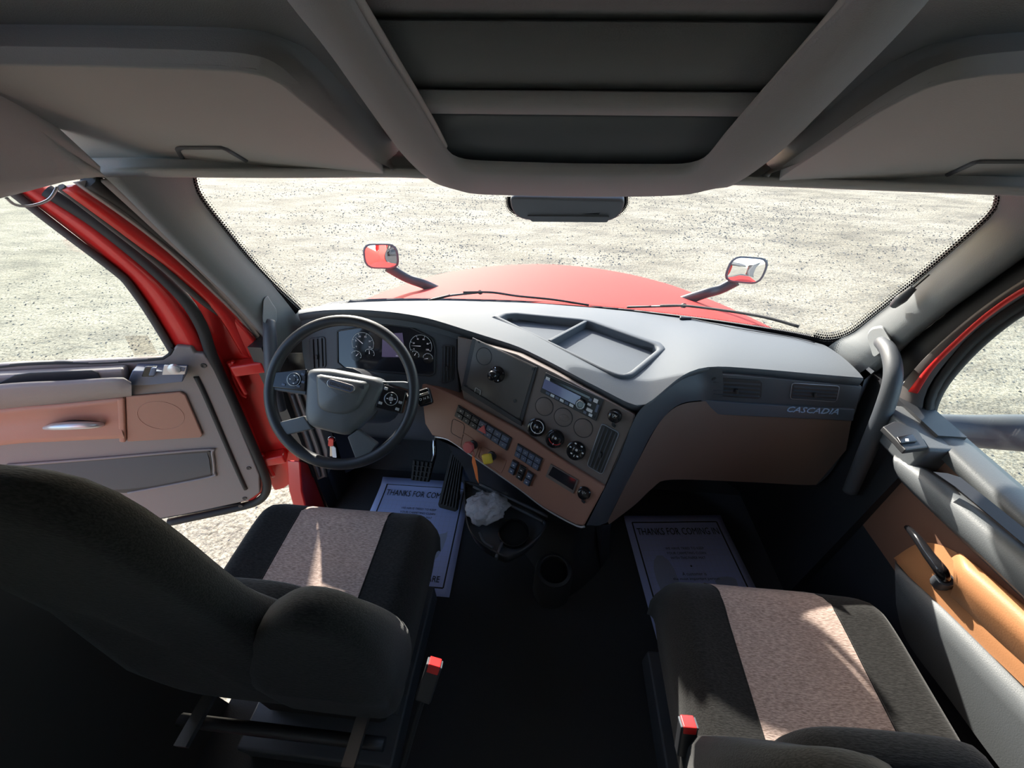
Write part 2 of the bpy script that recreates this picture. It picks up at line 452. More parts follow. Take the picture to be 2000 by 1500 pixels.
for nm, px, ctr, wpx in (('frit_band', FR, (1000, 480), 22), ('frit_band', FRr, (1000, 480), 24)):
    c0 = [onglass(p, .006) for p in inward(px, -14, ctr)]; c1 = [onglass(p, .006) for p in inward(px, wpx, ctr)]
    loft(nm, [c0, c1], M['frit'], ws, n=60, uvs=True)
BASE = [(588, 612), (640, 596), (700, 590), (760, 588), (850, 587), (930, 588), (1000, 590), (1075, 594), (1150, 600), (1230, 608), (1320, 619), (1400, 630), (1470, 641), (1530, 651), (1600, 665)]
c0 = [onglass((a, b + 26), .006) for a, b in BASE]; c1 = [onglass((a, b - (5 + 6 * max(0, (a - 900) / 700))), .006) for a, b in BASE]
M['frit2'] = frit_mat('frit_dots_lower', .05, full=.78)
loft('frit_band', [c0, c1], M['frit2'], ws, n=60, uvs=True)

# ------------------------------------------------------------------ bonnet, hood mirrors, wipers
hood = thing('truck_hood', 'red bonnet of the truck beyond the windshield', 'hood', (0, 2.4, .3))
HX = 25
def hz(u, y):
    t = (y - 1.93) / 1.3
    zt = .665 - .13 * t - .13 * t * t
    w = 1.62 - .36 * t
    return w * u, zt - (.150 + .06 * t) * abs(u) ** 2.0 - .9 * max(0, abs(u) - .84) ** 1.3
rows = []
for j in range(16):
    y = 1.93 + 1.30 * j / 15
    rows.append([V((hz(i / 12, y)[0], y - .34 * abs(i / 12) ** 2 * (1 - j / 15), hz(i / 12, y)[1])) for i in range(-12, 13)])
last = rows[-1]
rows.append([p + V((0, .05, -.03)) for p in last]); rows.append([p + V((0, .09, -.12)) for p in last]); rows.append([p + V((0, .12, -.7)) for p in last])
loft('bonnet_panel', rows, M['hoodred'], hood, n=25, rs=False)
def hood_mirror(c, wpx, label, s):
    """rounded mirror head on an arm that rises from the fender"""
    cx, cy = c; Y = 2.3
    P = on(c, y=Y); t = thing('hood_mirror', label, 'mirror', (P.x, P.y, P.z - .2), 'mirrors on the bonnet')
    dv = (P - CAM).normalized(); n = (V((s * .30 if s > 0 else -.10, -1, -.10)).normalized() - dv).normalized(); u, v, n = frame_z(n)
    hw, hh = .112, .079
    out = roundc([P + u * a * hw + v * b * hh for a, b in ((-1, -.9), (.93, -1), (1, .95), (-.9, 1))], .06, 6)
    ctr = P - n * .075
    loft('housing', [[p.lerp(ctr, .75) - n * .06 for p in out + out[:1]], [p.lerp(ctr, .3) - n * .05 for p in out + out[:1]], out + out[:1], [p.lerp(P, .1) + n * .004 for p in out + out[:1]], [p.lerp(P, .14) for p in out + out[:1]]], M['darkgrey'], t, n=len(out) + 1, rs=False)
    # slightly convex glass
    vs_ = [P + n * .008]; fs = []
    K = len(out)
    for r in (.45, .88):
        vs_ += [P.lerp(p, r) + n * (.008 * (1 - r * r)) for p in out]
    for i in range(K):
        j = (i + 1) % K; fs.append((0, 1 + i, 1 + j)); fs.append((1 + i, 1 + K + i, 1 + K + j, 1 + j))
    mesh('mirror_glass', vs_, fs, M['mirror'], t, smooth=True)
    a0 = P - v * .07 - n * .03 - u * s * .02; a1 = on((830, 556) if s < 0 else (1375, 574), y=2.33)
    tube('arm', [a0, a0.lerp(a1, .5) + V((0, 0, -.015)), a1, a1 + V((-s * .12, .1, -.12))], [.034, .03, .034, .036], M['black'], t, flat=.7)
    return t
hood_mirror((744, 501), 72, 'hood mirror on the driver side showing red bodywork', -1)
hood_mirror((1457, 528), 86, 'hood mirror on the passenger side of the bonnet', 1)
def wiper(pts, blade, label):
    t = thing('windshield_wiper', label, 'wiper', on(pts[0], y=1.7), 'windshield wipers')
    A = [onglass(p, -.045) for p in pts]; B = [onglass(p, -.03) for p in blade]
    tube('wiper_arm', A, .0055, M['black'], t, seg=8, smooth=False)
    tube('wiper_arm', [p + V((0, 0, .008)) + V((0, -.01, 0)) for p in A[:2]], .003, M['black'], t, seg=6, smooth=False)
    tube('blade', B, .006, M['rubber'], t, seg=8)
    m = A[-1]; lathe('joint', m, (0, -1, .5), [(.0, -.012), (.011, -.012), (.011, .012), (0, .012)], M['black'], t, 10)
wiper([(835, 588), (880, 577), (938, 571)], [(905, 571), (960, 571), (1010, 578), (1080, 585), (1150, 596)], 'windshield wiper in front of the driver side')
wiper([(1225, 600), (1270, 599), (1335, 597)], [(1290, 597), (1335, 597), (1390, 603), (1440, 610), (1500, 621), (1560, 638)], 'windshield wiper in front of the passenger side')
# cowl grille strip under the wipers
loft('cowl', [[onglass((a, b + 24), -.01) for a, b in BASE], [onglass((a, b + 6), -.02) + V((0, .06, .0)) for a, b in BASE], [onglass((a, b + 6), -.02) + V((0, .12, -.08)) for a, b in BASE]], M['black'], hood, n=30)

# ------------------------------------------------------------------ cab shell: floor, walls, roof
floor = abox('floor', (-1.0, -1.6, -.03), (1.05, 1.5, 0), M['carpet']); tag(floor, 'black textured floor covering of the cab', 'floor', kind='structure')
toe = prism('wall_front', [V((-1, 1.28, 0)), V((-1, 1.52, .35)), V((-1, 1.62, .70)), V((-1, 1.68, .70)), V((-1, 1.6, -.03)), V((-1, 1.28, -.03))], V((1, 0, 0)), 0, 2.0, M['carpet']); tag(toe, 'dark firewall and toe board under the dashboard', 'wall', kind='structure')
back = abox('wall_back', (-1.2, -1.66, -.03), (1.2, -1.6, 2.06), M['liner']); tag(back, 'rear wall of the sleeper', 'wall', kind='structure')
for s, nm in ((-1, 'left'), (1, 'right')):
    wl = thing('wall_' + nm, f'{nm} side wall of the sleeper with a window added for fill light', 'wall', (s * 1.13, -.8, 0), kind='structure')
    x0, x1 = (-1.2, -1.08) if s < 0 else (1.08, 1.2)
    for k, (y0, y1, z0, z1) in enumerate(((-1.6, -.12, -.03, 1.05), (-1.6, -.12, 1.60, 2.06), (-1.6, -1.25, 1.05, 1.60), (-.55, -.12, 1.05, 1.60))):
        abox('wall_panel', (x0, y0, z0), (x1, y1, z1), M['liner'], wl)
    abox('window_pane', (s * 1.14 - .003, -1.25, 1.05), (s * 1.14 + .003, -.55, 1.60), M['doorglass'], wl)  # unseen window, added to let fill light into the cab
bpl = abox('trim_8', (-1.08, -.12, 0), (-1.0, .285, 1.5), mat('dark_brown_trim', (.03, .026, .022), .8)); tag(bpl, 'dark trim behind the open driver door', 'trim', kind='structure')
def PL(k): return V((0, 1.04, 1.447 - k * .9)), V((0, -.4472, -.8944))
# ceiling: sloped front sheet, level sheet over the sleeper
zc = lambda y, k: 1.447 - k * .9 + .5 * (1.04 - y)
rf = prism('ceiling', [V((-1.2, 1.12, zc(1.12, -.10))), V((-1.2, .10, zc(.10, -.10))), V((-1.2, -1.66, 2.02)), V((-1.2, -1.66, 2.10)), V((-1.2, .05, 2.10)), V((-1.2, 1.12, zc(1.12, -.16)))], V((1, 0, 0)), 0, 2.4, M['liner'])
tag(rf, 'grey cloth headliner rising towards the sleeper', 'ceiling', kind='structure')
# header over the windshield
def Yh(x): return 1.10 - .15 * (x / .9) ** 2
def onhead(p, dy=0):
    d = ray(*p); lo, hi = .2, 3.0
    for _ in range(50):
        t = (lo + hi) / 2; q = CAM + d * t
        if q.y - dy < Yh(q.x): lo = t
        else: hi = t
    return CAM + d * lo
HB = [(150, 349), (260, 345), (372, 345), (500, 346), (600, 346), (755, 345), (832, 347), (980, 349), (1130, 352), (1290, 356), (1432, 360), (1512, 363), (1700, 370), (1860, 376), (1957, 380), (2040, 384)]
HT = [(a, b - 16) for a, b in HB]
head = loft('trim_1', [[onhead(p, .36) + V((0, 0, .13)) for p in HB], [onhead(p, .2) + V((0, 0, .06)) for p in HB], [onhead(p, .03) + V((0, 0, -.002)) for p in HB], [onhead(p) for p in HB], [onhead(p, -.006) for p in [(a, b - 6) for a, b in HB]], [onhead(p, -.01) for p in HT], [onhead(p, .02) for p in [(a, b - 20) for a, b in HB]], [onhead(p, .02) for p in [(a, b - 34) for a, b in HB]], ons([(a, b - 52) for a, b in HB], pl=PL(-.095))], M['shelf'], n=40)
tag(head, 'header trim along the top of the windshield', 'trim', kind='structure')
# outer roof skin and outer body sides (seen in the mirrors)
outer = prism('wall_outer', [V((-1.24, 1.30, 1.50)), V((-1.24, .1, 2.3)), V((-1.24, -1.8, 2.35)), V((-1.24, -1.8, 2.12)), V((-1.24, .1, 2.12)), V((-1.24, 1.26, 1.54))], V((1, 0, 0)), 0, 2.48, M['red']); tag(outer, 'red outer roof skin of the cab', 'roof', kind='structure')
for s, nm in ((-1, 'outer_left'), (1, 'outer_right')):
    wl = thing('wall_' + nm, 'red outer side of the sleeper', 'wall', (s * 1.23, -1, -.9), kind='structure')
    for y0, y1, z0, z1 in ((-1.9, -.13, -.9, .95), (-1.9, -.13, 1.70, 2.3), (-1.9, -1.35, .95, 1.70), (-.35, -.13, .95, 1.70)):  # gap left for the sleeper window added as fill light
        abox('side_panel', (s * 1.23 - .02, y0, z0), (s * 1.23 + .02, y1, z1), M['red'], wl)

# ------------------------------------------------------------------ overhead compartments
def compartment(pxs, ridge, label, hpx, s):
    t = thing('overhead_compartment', label, 'compartment', on(pxs[0], pl=PL(0)), 'overhead compartments beside the roof console')
    A = ons(pxs, pl=PL(0.0)); A1 = ons(pxs, pl=PL(.012)); c = sum(A, V()) / len(A)
    B = ons(ridge, pl=PL(-.085))
    A1 = [p.lerp(c, .012) + V((0, -.004, -.008)) for p in A]
    n = len(A)
    lid = prism('lid', roundc(A, .03), PL(0)[1], -.02, .006, M['shelf'], t, bw=.006)
    loft('surround', [A, [a.lerp(b, .25) + V((0, 0, -.004)) for a, b in zip(A, B)], [a.lerp(b, .75) + V((0, 0, .014)) for a, b in zip(A, B)], B, [b.lerp(a, -.5) + V((0, .0, .05)) for a, b in zip(A, B)]], M['liner'], t, n=40)
    N = PL(0)[1]
    hp = ons(hpx, pl=PL(.008))
    tube('handle', hp, .0055, M['darkgrey'], t, seg=8, smooth=False, n=30)
    pk = prism('handle_recess', [p for p in hp] , N, -.004, .002, M['shelf'], t)
    return t
LPX = [(180, 326), (470, 331), (755, 338), (728, 312), (690, 278), (640, 232), (590, 190), (553, 158), (520, 140), (470, 131), (380, 126), (200, 121), (0, 118), (-160, 116)]
LRG = [(185, 343), (470, 343), (815, 345), (790, 312), (750, 270), (705, 220), (655, 165), (620, 128), (580, 98), (520, 78), (420, 70), (200, 66), (0, 64), (-160, 62)]
RPX = [(2140, 366), (1850, 356), (1514, 350), (1560, 318), (1610, 285), (1670, 243), (1730, 205), (1780, 178), (1820, 160), (1870, 146), (1930, 137), (2010, 131), (2140, 128)]
RRG = [(2140, 384), (1850, 374), (1446, 357), (1500, 318), (1555, 276), (1610, 232), (1665, 188), (1720, 148), (1770, 120), (1830, 98), (1910, 86), (2010, 80), (2140, 78)]
compartment(LPX, LRG, 'closed overhead compartment above the driver with a finger loop', [(480, 313), (436, 287), (352, 287), (347, 292), (362, 318), (380, 326)], -1)
compartment(RPX, RRG, 'closed overhead compartment above the passenger side', [(1852, 340), (1908, 314), (2010, 314), (2040, 320)], 1)

# ------------------------------------------------------------------ roof console in the middle
rc = thing('roof_console', 'wide overhead console with dark recessed shelf above the windshield', 'console', (0.02, 1.1, 1.38))
C0 = [(470, -130), (560, 0), (640, 100), (715, 205), (785, 300), (832, 346), (858, 361), (900, 371), (1000, 376), (1120, 378), (1260, 378), (1360, 374), (1400, 368), (1436, 360), (1520, 300), (1620, 203), (1725, 98), (1815, 0), (1920, -130)]
C1 = [(545, -130), (632, 0), (705, 110), (775, 215), (832, 300), (868, 345), (888, 366), (920, 378), (1010, 382), (1120, 384), (1250, 384), (1330, 381), (1370, 374), (1404, 352), (1468, 285), (1545, 198), (1640, 95), (1722, 0), (1830, -130)]
C2 = [(600, -130), (676, 0), (742, 110), (805, 205), (850, 276), (876, 312), (893, 330), (925, 340), (1010, 345), (1120, 347), (1240, 347), (1320, 345), (1356, 338), (1385, 316), (1430, 262), (1506, 183), (1600, 80), (1672, 0), (1770, -130)]
C3 = [(618, -130), (692, 0), (757, 110), (820, 207), (856, 268), (874, 292), (888, 304), (920, 312), (1010, 316), (1120, 319), (1240, 320), (1320, 320), (1350, 317), (1380, 304), (1420, 255), (1490, 176), (1586, 72), (1655, 0), (1755, -130)]
loft('frame', [ons(C0, pl=PL(-.06)), ons(C0, pl=PL(.0)), [a.lerp(b, .35) for a, b in zip(ons(C0, pl=PL(.045)), ons(C1, pl=PL(.045)))], ons(C1, pl=PL(.055)), ons(C2, pl=PL(.052)), ons(C3, pl=PL(.045)), ons(C3, pl=PL(.02))], M['conframe'], rc, n=90)
S = lambda y0: None
def cross(x0, x1, yy, k, tilt=0): return ons([(x0 + (x1 - x0) * i / 8, yy + (6 * i / 8)) for i in range(9)], pl=PL(k))
sh = [cross(560, 1820, -150, .02), cross(690, 1665, 6, .02), cross(716, 1632, 36, .0)]
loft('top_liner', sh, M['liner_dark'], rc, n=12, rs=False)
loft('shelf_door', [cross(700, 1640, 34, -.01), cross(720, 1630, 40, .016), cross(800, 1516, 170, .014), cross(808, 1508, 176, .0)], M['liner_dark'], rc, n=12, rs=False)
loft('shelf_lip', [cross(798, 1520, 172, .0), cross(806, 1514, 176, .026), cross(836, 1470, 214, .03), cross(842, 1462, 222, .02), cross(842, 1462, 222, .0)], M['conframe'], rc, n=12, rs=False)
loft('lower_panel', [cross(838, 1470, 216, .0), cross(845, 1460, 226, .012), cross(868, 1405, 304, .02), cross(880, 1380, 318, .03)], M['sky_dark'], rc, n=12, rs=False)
for px in ([(640, -100), (715, 25), (765, 108), (815, 190), (850, 250), (868, 285)], [(1715, -80), (1632, 25), (1560, 108), (1485, 192), (1430, 255), (1398, 300)]):
    tube('side_rail', ons(px, pl=PL(.035)), .006, M['shelf'], rc, seg=8)

# sensor housing on the glass under the roof console
sb = thing('camera_housing', 'dark windshield camera housing hanging below the roof console', 'camera housing', on((1107, 420), y=1.42))
q = [onglass(p, .012) for p in [(997, 372), (1220, 376), (1217, 396), (1207, 411), (1190, 419), (1100, 421), (1030, 418), (1010, 411), (1000, 396)]]
nq = V((0, -.876, -.48))
prism('body', roundc(q, .02), nq, -.004, .035, M['darkgrey'], sb, bw=.008)
q2 = [onglass(p, .012) for p in [(1045, 372), (1178, 374), (1176, 396), (1170, 404), (1050, 402), (1045, 396)]]
prism('cover', q2, nq, .03, .042, M['gloss'], sb, bw=.004)
prism('base_lip', roundc([onglass(p, .012) for p in [(1030, 405), (1190, 406), (1186, 417), (1040, 416)]], .008), nq, .03, .045, M['darkgrey'], sb, bw=.003)
M['frit3'] = frit_mat('frit_dots_camera', .036, full=.5)
FX = [(992, 384), (992, 400), (1002, 414), (1030, 421), (1110, 423), (1190, 422), (1212, 414), (1223, 400), (1224, 384)]
loft('frit_band', [[onglass(p, .005) for p in inward(FX, 9, (1107, 390))], [onglass(p, .005) for p in inward(FX, -9, (1107, 390))]], M['frit3'], ws, n=50, uvs=True)

# ------------------------------------------------------------------ windshield pillars
def bulge(A, B, d, t=.5, into=V((0, -.35, .2))):
    n = max(len(A), len(B), 12); a = resample(A, n); b = resample(B, n)
    return [p.lerp(q, t) + (CAM - p).normalized() * d for p, q in zip(a, b)]
EL0 = [onglass(p, .012) for p in FR[:6]] + ons([(530, 558), (583, 608), (592, 640)], x=-.972)
EL2 = ons([(206, 346), (250, 388), (300, 438), (355, 492), (410, 545), (465, 600), (520, 662), (545, 700)], x=-1.0)
ta = loft('trim_2', [[p + V((0, .02, 0)) for p in EL0], EL0, bulge(EL0, EL2, .012, .12), bulge(EL0, EL2, .03, .5), bulge(EL0, EL2, .02, .85), EL2, [p + V((-.03, .02, 0)) for p in EL2]], M['pillar'], n=30)
tag(ta, 'dark grey windshield pillar trim beside the open door', 'trim', kind='structure')
ER0 = [onglass(p, .012) for p in FRr[:8]] + ons([(1642, 663), (1618, 667), (1598, 673)], x=.972)
MX = lambda p: V((-p.x, p.y, p.z))
ER2 = [MX(EL2[0])] + ons([(2075, 440), (2000, 500), (1900, 572), (1840, 615), (1780, 662), (1745, 695), (1715, 722), (1690, 742)], x=1.0)
tb = loft('trim_3', [[p + V((0, .02, 0)) for p in ER0], ER0, bulge(ER0, ER2, .012, .12), bulge(ER0, ER2, .03, .5), bulge(ER0, ER2, .02, .85), ER2, [p + V((.03, .02, 0)) for p in ER2]], M['pillar'], n=30)
tag(tb, 'grey windshield pillar trim on the passenger side', 'trim', kind='structure')
# roof rail above the driver door and above the passenger door
RAIL = [ons([(206, 347), (150, 350), (60, 372), (0, 388), (-120, 415), (-300, 455)], x=-1.03), ons([(206, 345), (150, 340), (60, 350), (0, 355), (-120, 370), (-300, 390)], x=-.985), ons([(196, 335), (120, 285), (60, 240), (0, 193), (-120, 105), (-300, 0)], x=-.96), ons([(196, 325), (120, 255), (60, 200), (0, 150), (-120, 60), (-300, -60)], x=-1.03)]
RAIL = [c + [V((c[-1].x, -.15, c[-1].z + .03))] for c in RAIL]
rl = loft('trim_4', RAIL, M['liner'], n=24)
tag(rl, 'cloth covered roof rail above the open door', 'trim', kind='structure')
rr = loft('trim_5', [[MX(p) for p in c] for c in RAIL], M['liner'], n=24)
tag(rr, 'cloth covered roof rail above the passenger door', 'trim', kind='structure')

# ------------------------------------------------------------------ door aperture on the driver side
def ribbon(name, a, b, mt, parent=None, th=.012, n=24, xa=None, xb=None, pl=None):
    A = ons(a, x=xa) if pl is None else ons(a, pl=pl); B = ons(b, x=xb if xb is not None else xa) if pl is None else ons(b, pl=pl)
    return loft(name, [A, B], mt, parent, n=n, th=th)
ap = thing('trim_6', 'red painted door aperture with rubber seals on the driver side', 'door frame', (-1.05, 1.0, 0), kind='structure')
ribbon('taupe_cover', [(226, 346), (330, 446), (430, 540), (520, 640)], [(196, 350), (290, 436), (400, 540), (512, 655)], M['pillar_taupe'], ap, xa=-1.0, xb=-1.02)
tube('door_seal', ons([(172, 350), (240, 394), (310, 450), (380, 508), (450, 575), (505, 635), (540, 700), (575, 800), (600, 880), (625, 960)], x=-1.04), .019, M['rubber'], ap, seg=10)
ribbon('jamb_lip', [(160, 352), (300, 446), (400, 530), (500, 640), (530, 705)], [(142, 356), (285, 458), (380, 540), (480, 640), (520, 720)], M['pillar_taupe'], ap, xa=-1.055)
for k in range(2):
    tube('jamb_groove', ons([(152 + 5 * k, 356), (292 + 6 * k, 455), (388 + 6 * k, 538), (488 + 6 * k, 645)], x=-1.053), .002, M['rubber'], ap, seg=6)
ribbon('red_channel', [(148, 360), (280, 450), (375, 528), (470, 630), (520, 715)], [(118, 364), (240, 458), (340, 535), (420, 610), (470, 690)], M['red'], ap, xa=-1.07, xb=-1.09)
tube('outer_seal', ons([(118, 365), (215, 440), (310, 515), (390, 585), (440, 622), (482, 658)], x=-1.088), .009, M['rubber_grey'], ap, seg=8)
# hinge pillar
HPL = (V((-1.06, 1.07, .6)), V((.35, -.94, 0)))
pp('hinge_pillar', [(352, 560), (400, 572), (440, 600), (490, 655), (525, 705), (540, 770), (560, 850), (592, 905), (590, 930), (555, 955), (535, 960), (508, 905), (458, 800), (418, 715), (392, 650), (360, 590)], HPL, -.05, 0, M['red'], ap, bw=.01)
for (a, b) in (((462, 716), (520, 700)), ((520, 890), (560, 880))):
    P = on(a, pl=HPL); Q = on(b, pl=HPL)
    hb = box('hinge_bracket', (P + Q) / 2 + HPL[1] * .025, (HPL[1].cross(V((0, 0, 1))), V((0, 0, 1)), HPL[1]), ((P - Q).length, .045, .05), M['red'], ap, bw=.008)
    tube('hinge_pin', [P + HPL[1] * .03 + V((0, 0, .04)), P + HPL[1] * .03 + V((0, 0, -.10))], .009, M['red'], hb, seg=10)
tube('check_strap', ons([(455, 705), (455, 735), (470, 768), (482, 775)], pl=off(HPL, .03)), .006, M['red'], ap, seg=8)
# sill, step edge and kick panel on the driver side
pp('sill', [(586, 900), (604, 905), (625, 960), (640, 1000), (600, 1000), (590, 960)], (V((-1.0, 0, 0)), V((1, 0, 0))), -.06, .0, M['red'], ap, bw=.008)
kick = loft('wall_kick', [ons([(535, 690), (560, 780), (600, 880), (630, 960), (640, 1010)], x=-1.0), ons([(600, 690), (640, 790), (670, 880), (690, 960), (715, 1010)], x=-.97)], M['black'], n=16, th=.02)
tag(kick, 'black kick panel beside the driver footwell', 'panel', kind='structure')
kl = prism('wall_kick_left', [V((-1.04, 1.0, 0)), V((-1.04, 1.04, .9)), V((-1.04, 1.2, .9)), V((-1.04, 1.5, .55)), V((-1.04, 1.7, 0))], V((1, 0, 0)), 0, .05, M['black']); tag(kl, 'dark side panel beside the pedals', 'panel', kind='structure')
kr = prism('wall_kick_right', [V((.985, .80, 0)), V((.985, .80, .90)), V((.985, 1.16, .90)), V((.985, 1.5, .55)), V((.985, 1.7, 0))], V((1, 0, 0)), 0, .07, M['black']); tag(kr, 'dark side panel of the passenger footwell', 'panel', kind='structure')

# ------------------------------------------------------------------ driver door, swung open
PA = on((345, 690), z=.93); PB = on((0, 740), z=.93)
DP = plane3(PA, PB, PA + V((0, 0, 1)))
dn = DP[1]; du = (PB - PA).normalized()
d1 = thing('door_1', 'open driver door with grey trim and copper brown pocket', 'door', (PA.x - .2, PA.y - .1, .1), kind='structure')
def dpx(px, d=0): return ons(px, pl=off(DP, d))
def far_end(p, u_):   # point u_ metres from the hinge along the door, at the height of p
    q = on((345, 690), pl=DP); return V((q.x + du.x * u_, q.y + du.y * u_, p))
# outer shell
sh_px = dpx([(0, 715), (315, 700), (340, 685), (352, 672), (385, 680), (405, 690), (435, 735), (476, 832), (516, 928), (520, 962), (495, 985), (330, 1018)])
sh_pts = [far_end(sh_px[0].z - .01, .92)] + sh_px + [far_end(.23, .92)]
prism('outer_panel', [p + V((0, 0, -.03 if p.z > .85 else 0)) for p in sh_pts], dn, -.075, -.02, M['red'], d1, bw=.01)
tr_px = dpx([(0, 713), (315, 700), (333, 690), (343, 676), (374, 678), (381, 690), (399, 691), (426, 730), (468, 832), (507, 928), (508, 962), (486, 978), (330, 1012)])
tr_pts = [far_end(sh_px[0].z - .01, .90)] + tr_px + [far_end(.25, .90)]
prism('trim_panel', tr_pts, dn, -.02, .0, M['doorgrey'], d1, bw=.006)
tube('weather_strip', dpx([(92, 372), (180, 428), (250, 482), (315, 538), (365, 590), (395, 640), (412, 690), (432, 735), (476, 832), (516, 925), (521, 955), (508, 976), (470, 990), (330, 1020)], -.015), .017, M['rubber'], d1, seg=10, n=90)
fo = dpx([(0, 318), (70, 369), (180, 440), (255, 500), (320, 560), (358, 610), (385, 655), (405, 700)], -.02)
fi = dpx([(-35, 322), (40, 378), (130, 446), (200, 502), (252, 548), (300, 614), (345, 690), (350, 700)], -.02)
loft('window_frame', [[p - dn * .05 for p in fo], fo, [a.lerp(b, .35) + dn * .008 for a, b in zip(resample(fo, 8), resample(fi, 8))], fi, [p - dn * .05 for p in fi]], M['red'], d1, n=24)
top_rail = [on((-20, 330), pl=off(DP, -.02)), far_end(1.50, .30), far_end(1.50, .6), far_end(1.45, .9)]
tube('top_rail', top_rail, .03, M['red'], d1, seg=10)
tube('rear_rail', [far_end(1.45, .9), far_end(.93, .92)], .03, M['red'], d1, seg=10)
tube('window_rubber', dpx([(-40, 325), (34, 383), (110, 442), (180, 495), (235, 538), (252, 556), (285, 602), (318, 655), (335, 684)], -.012), .010, M['rubber_grey'], d1, seg=8)
tube('window_rubber', [far_end(sh_px[0].z, .9)] + dpx([(0, 716), (200, 708), (312, 701), (330, 694), (338, 680)], -.005), .006, M['rubber'], d1, seg=8)
gl_pts = dpx([(-40, 330), (30, 386), (110, 446), (180, 499), (235, 542), (252, 560), (285, 606), (318, 660), (332, 688), (315, 702), (0, 718)], -.03) + [far_end(.92, .9), far_end(1.44, .9), far_end(1.49, .6), far_end(1.49, .3)]
prism('window_pane', gl_pts, dn, -.002, .002, M['doorglass'], d1)
M['sticker'] = glass_mat('film_sticker', (.86, .84, .82), .05, .5)
pp('film_sticker', [(243, 656), (288, 655), (308, 690), (263, 694)], off(DP, -.027), 0, .0008, M['sticker'], d1)
# sill top ledge, armrest and its pull slot, whose shade is painted as a black plate
pp('sill_ledge', [(-300, 735), (0, 722), (250, 710), (258, 738), (198, 742), (30, 750), (-300, 770)], DP, 0, .035, M['doorgrey'], d1, bw=.008)
loft('armrest', [dpx([(-320, 790), (0, 752), (130, 745), (237, 739), (256, 748)], .02), dpx([(-320, 786), (0, 750), (130, 743), (237, 737), (256, 746)], .075), dpx([(-320, 800), (0, 762), (130, 753), (237, 746), (257, 753)], .085), dpx([(-320, 840), (0, 795), (130, 783), (237, 772), (257, 770)], .05), dpx([(-320, 846), (0, 801), (130, 789), (237, 777), (257, 774)], .0)], M['doorgrey'], d1, n=26)
pp('pull_slot_shade', [(-200, 762), (0, 746), (30, 731), (60, 727), (180, 722), (192, 727), (198, 739), (0, 751)], off(DP, .035), 0, .004, M['black'], d1, bw=.002)
sw = pp('switch_plate', [(258, 737), (270, 709), (369, 712), (365, 731), (300, 737)], off(DP, .0), 0, .045, M['bluekey'], d1, bw=.003)
pp('window_switch', [(278, 733), (285, 714), (309, 714), (303, 733)], off(DP, .045), 0, .01, M['gloss'], sw, bw=.003)
pp('window_switch', [(292, 731), (297, 716), (308, 716), (304, 731)], off(DP, .05), 0, .010, M['bluekey'], sw, bw=.003)
pp('mirror_switch', [(317, 731), (321, 712), (366, 714), (362, 730)], off(DP, .045), 0, .005, M['silver'], sw, bw=.002)
lathe('mirror_knob', on((341, 720), pl=off(DP, .05)), dn, [(.017, 0), (.016, .008), (.01, .011), (0, .011)], M['silver'], sw, 18)
pp('mirror_button', [(350, 724), (352, 717), (362, 718), (360, 725)], off(DP, .05), 0, .003, M['bluekey'], sw, bw=.001)
# copper pocket with door handle, speaker cover, lower bin
loft('pocket', [dpx([(-300, 838), (0, 796), (120, 786), (240, 774)], .0), dpx([(-300, 840), (0, 799), (120, 789), (240, 777)], .014), dpx([(-300, 850), (0, 811), (120, 800), (232, 788)], .003), dpx([(-300, 880), (0, 838), (120, 828), (232, 820)], .003), dpx([(-300, 905), (0, 860), (120, 853), (240, 848)], .022), dpx([(-300, 912), (0, 870), (120, 862), (243, 856)], .016), dpx([(-300, 912), (0, 870), (120, 862), (243, 856)], .0)], M['doorcopper'], d1, n=24)
pp('pocket_end', [(232, 774), (246, 773), (249, 859), (236, 858)], DP, 0, .016, M['doorcopper'], d1, bw=.005)
pp('speaker_cover', [(247, 772), (354, 763), (364, 769), (397, 846), (393, 852), (250, 860)], DP, 0, .009, M['copper'], d1, bw=.004)
ring('speaker_ring', on((315, 812), pl=off(DP, .009)), dn, .062, .0010, M['copper'], d1, seg=48)
tube('door_handle', [on((88, 836), pl=off(DP, .012)), on((110, 833), pl=off(DP, .035)), on((150, 831), pl=off(DP, .04)), on((185, 830), pl=off(DP, .032)), on((200, 829), pl=off(DP, .01))], [.006, .011, .013, .012, .007], M['silver'], d1, seg=12)
tube('handle_back', [on((92, 834), pl=off(DP, .004)), on((150, 826), pl=off(DP, .018)), on((199, 827), pl=off(DP, .004))], [.004, .012, .004], M['black'], d1, seg=10)
bn = dpx([(14, 910), (405, 879), (412, 881), (417, 922), (408, 932), (250, 962), (60, 955), (42, 945)])
prism('bin_shade', roundc(bn, .02), dn, .0, .004, M['black'], d1, bw=.002)  # raised black plate paints the shade of the bin cavity
loft('bin_face', [dpx([(30, 912), (160, 902), (300, 891), (404, 884)], .004), dpx([(44, 922), (160, 914), (300, 903), (408, 896)], .007), dpx([(60, 945), (160, 943), (300, 930), (411, 918)], .008), dpx([(70, 956), (160, 958), (280, 952), (411, 926)], .004)], M['darkgrey'], d1, n=16)  # dark colour carries on the painted cavity shade
tube('bin_lip', dpx([(14, 909), (200, 895), (404, 878), (414, 884), (418, 922), (408, 932), (250, 963)], .004), .005, M['doorgrey'], d1, seg=8, n=60)
tube('channel_shade', dpx([(383, 735), (400, 770), (430, 840), (462, 915), (480, 955)], .0), .008, M['rubber'], d1, seg=8)  # dark tube painted in for the shading along the trim edge
for p in ((486, 914), (478, 973), (398, 714), (470, 988)):
    lathe('screw', on(p, pl=off(DP, .0)), dn, [(.009, 0), (.008, .003), (.003, .003), (0, .001)], M['black'], d1, 14)
tube('bottom_strip', dpx([(-250, 1110), (330, 1008), (470, 983)], -.005), .006, M['rubber'], d1, seg=8)
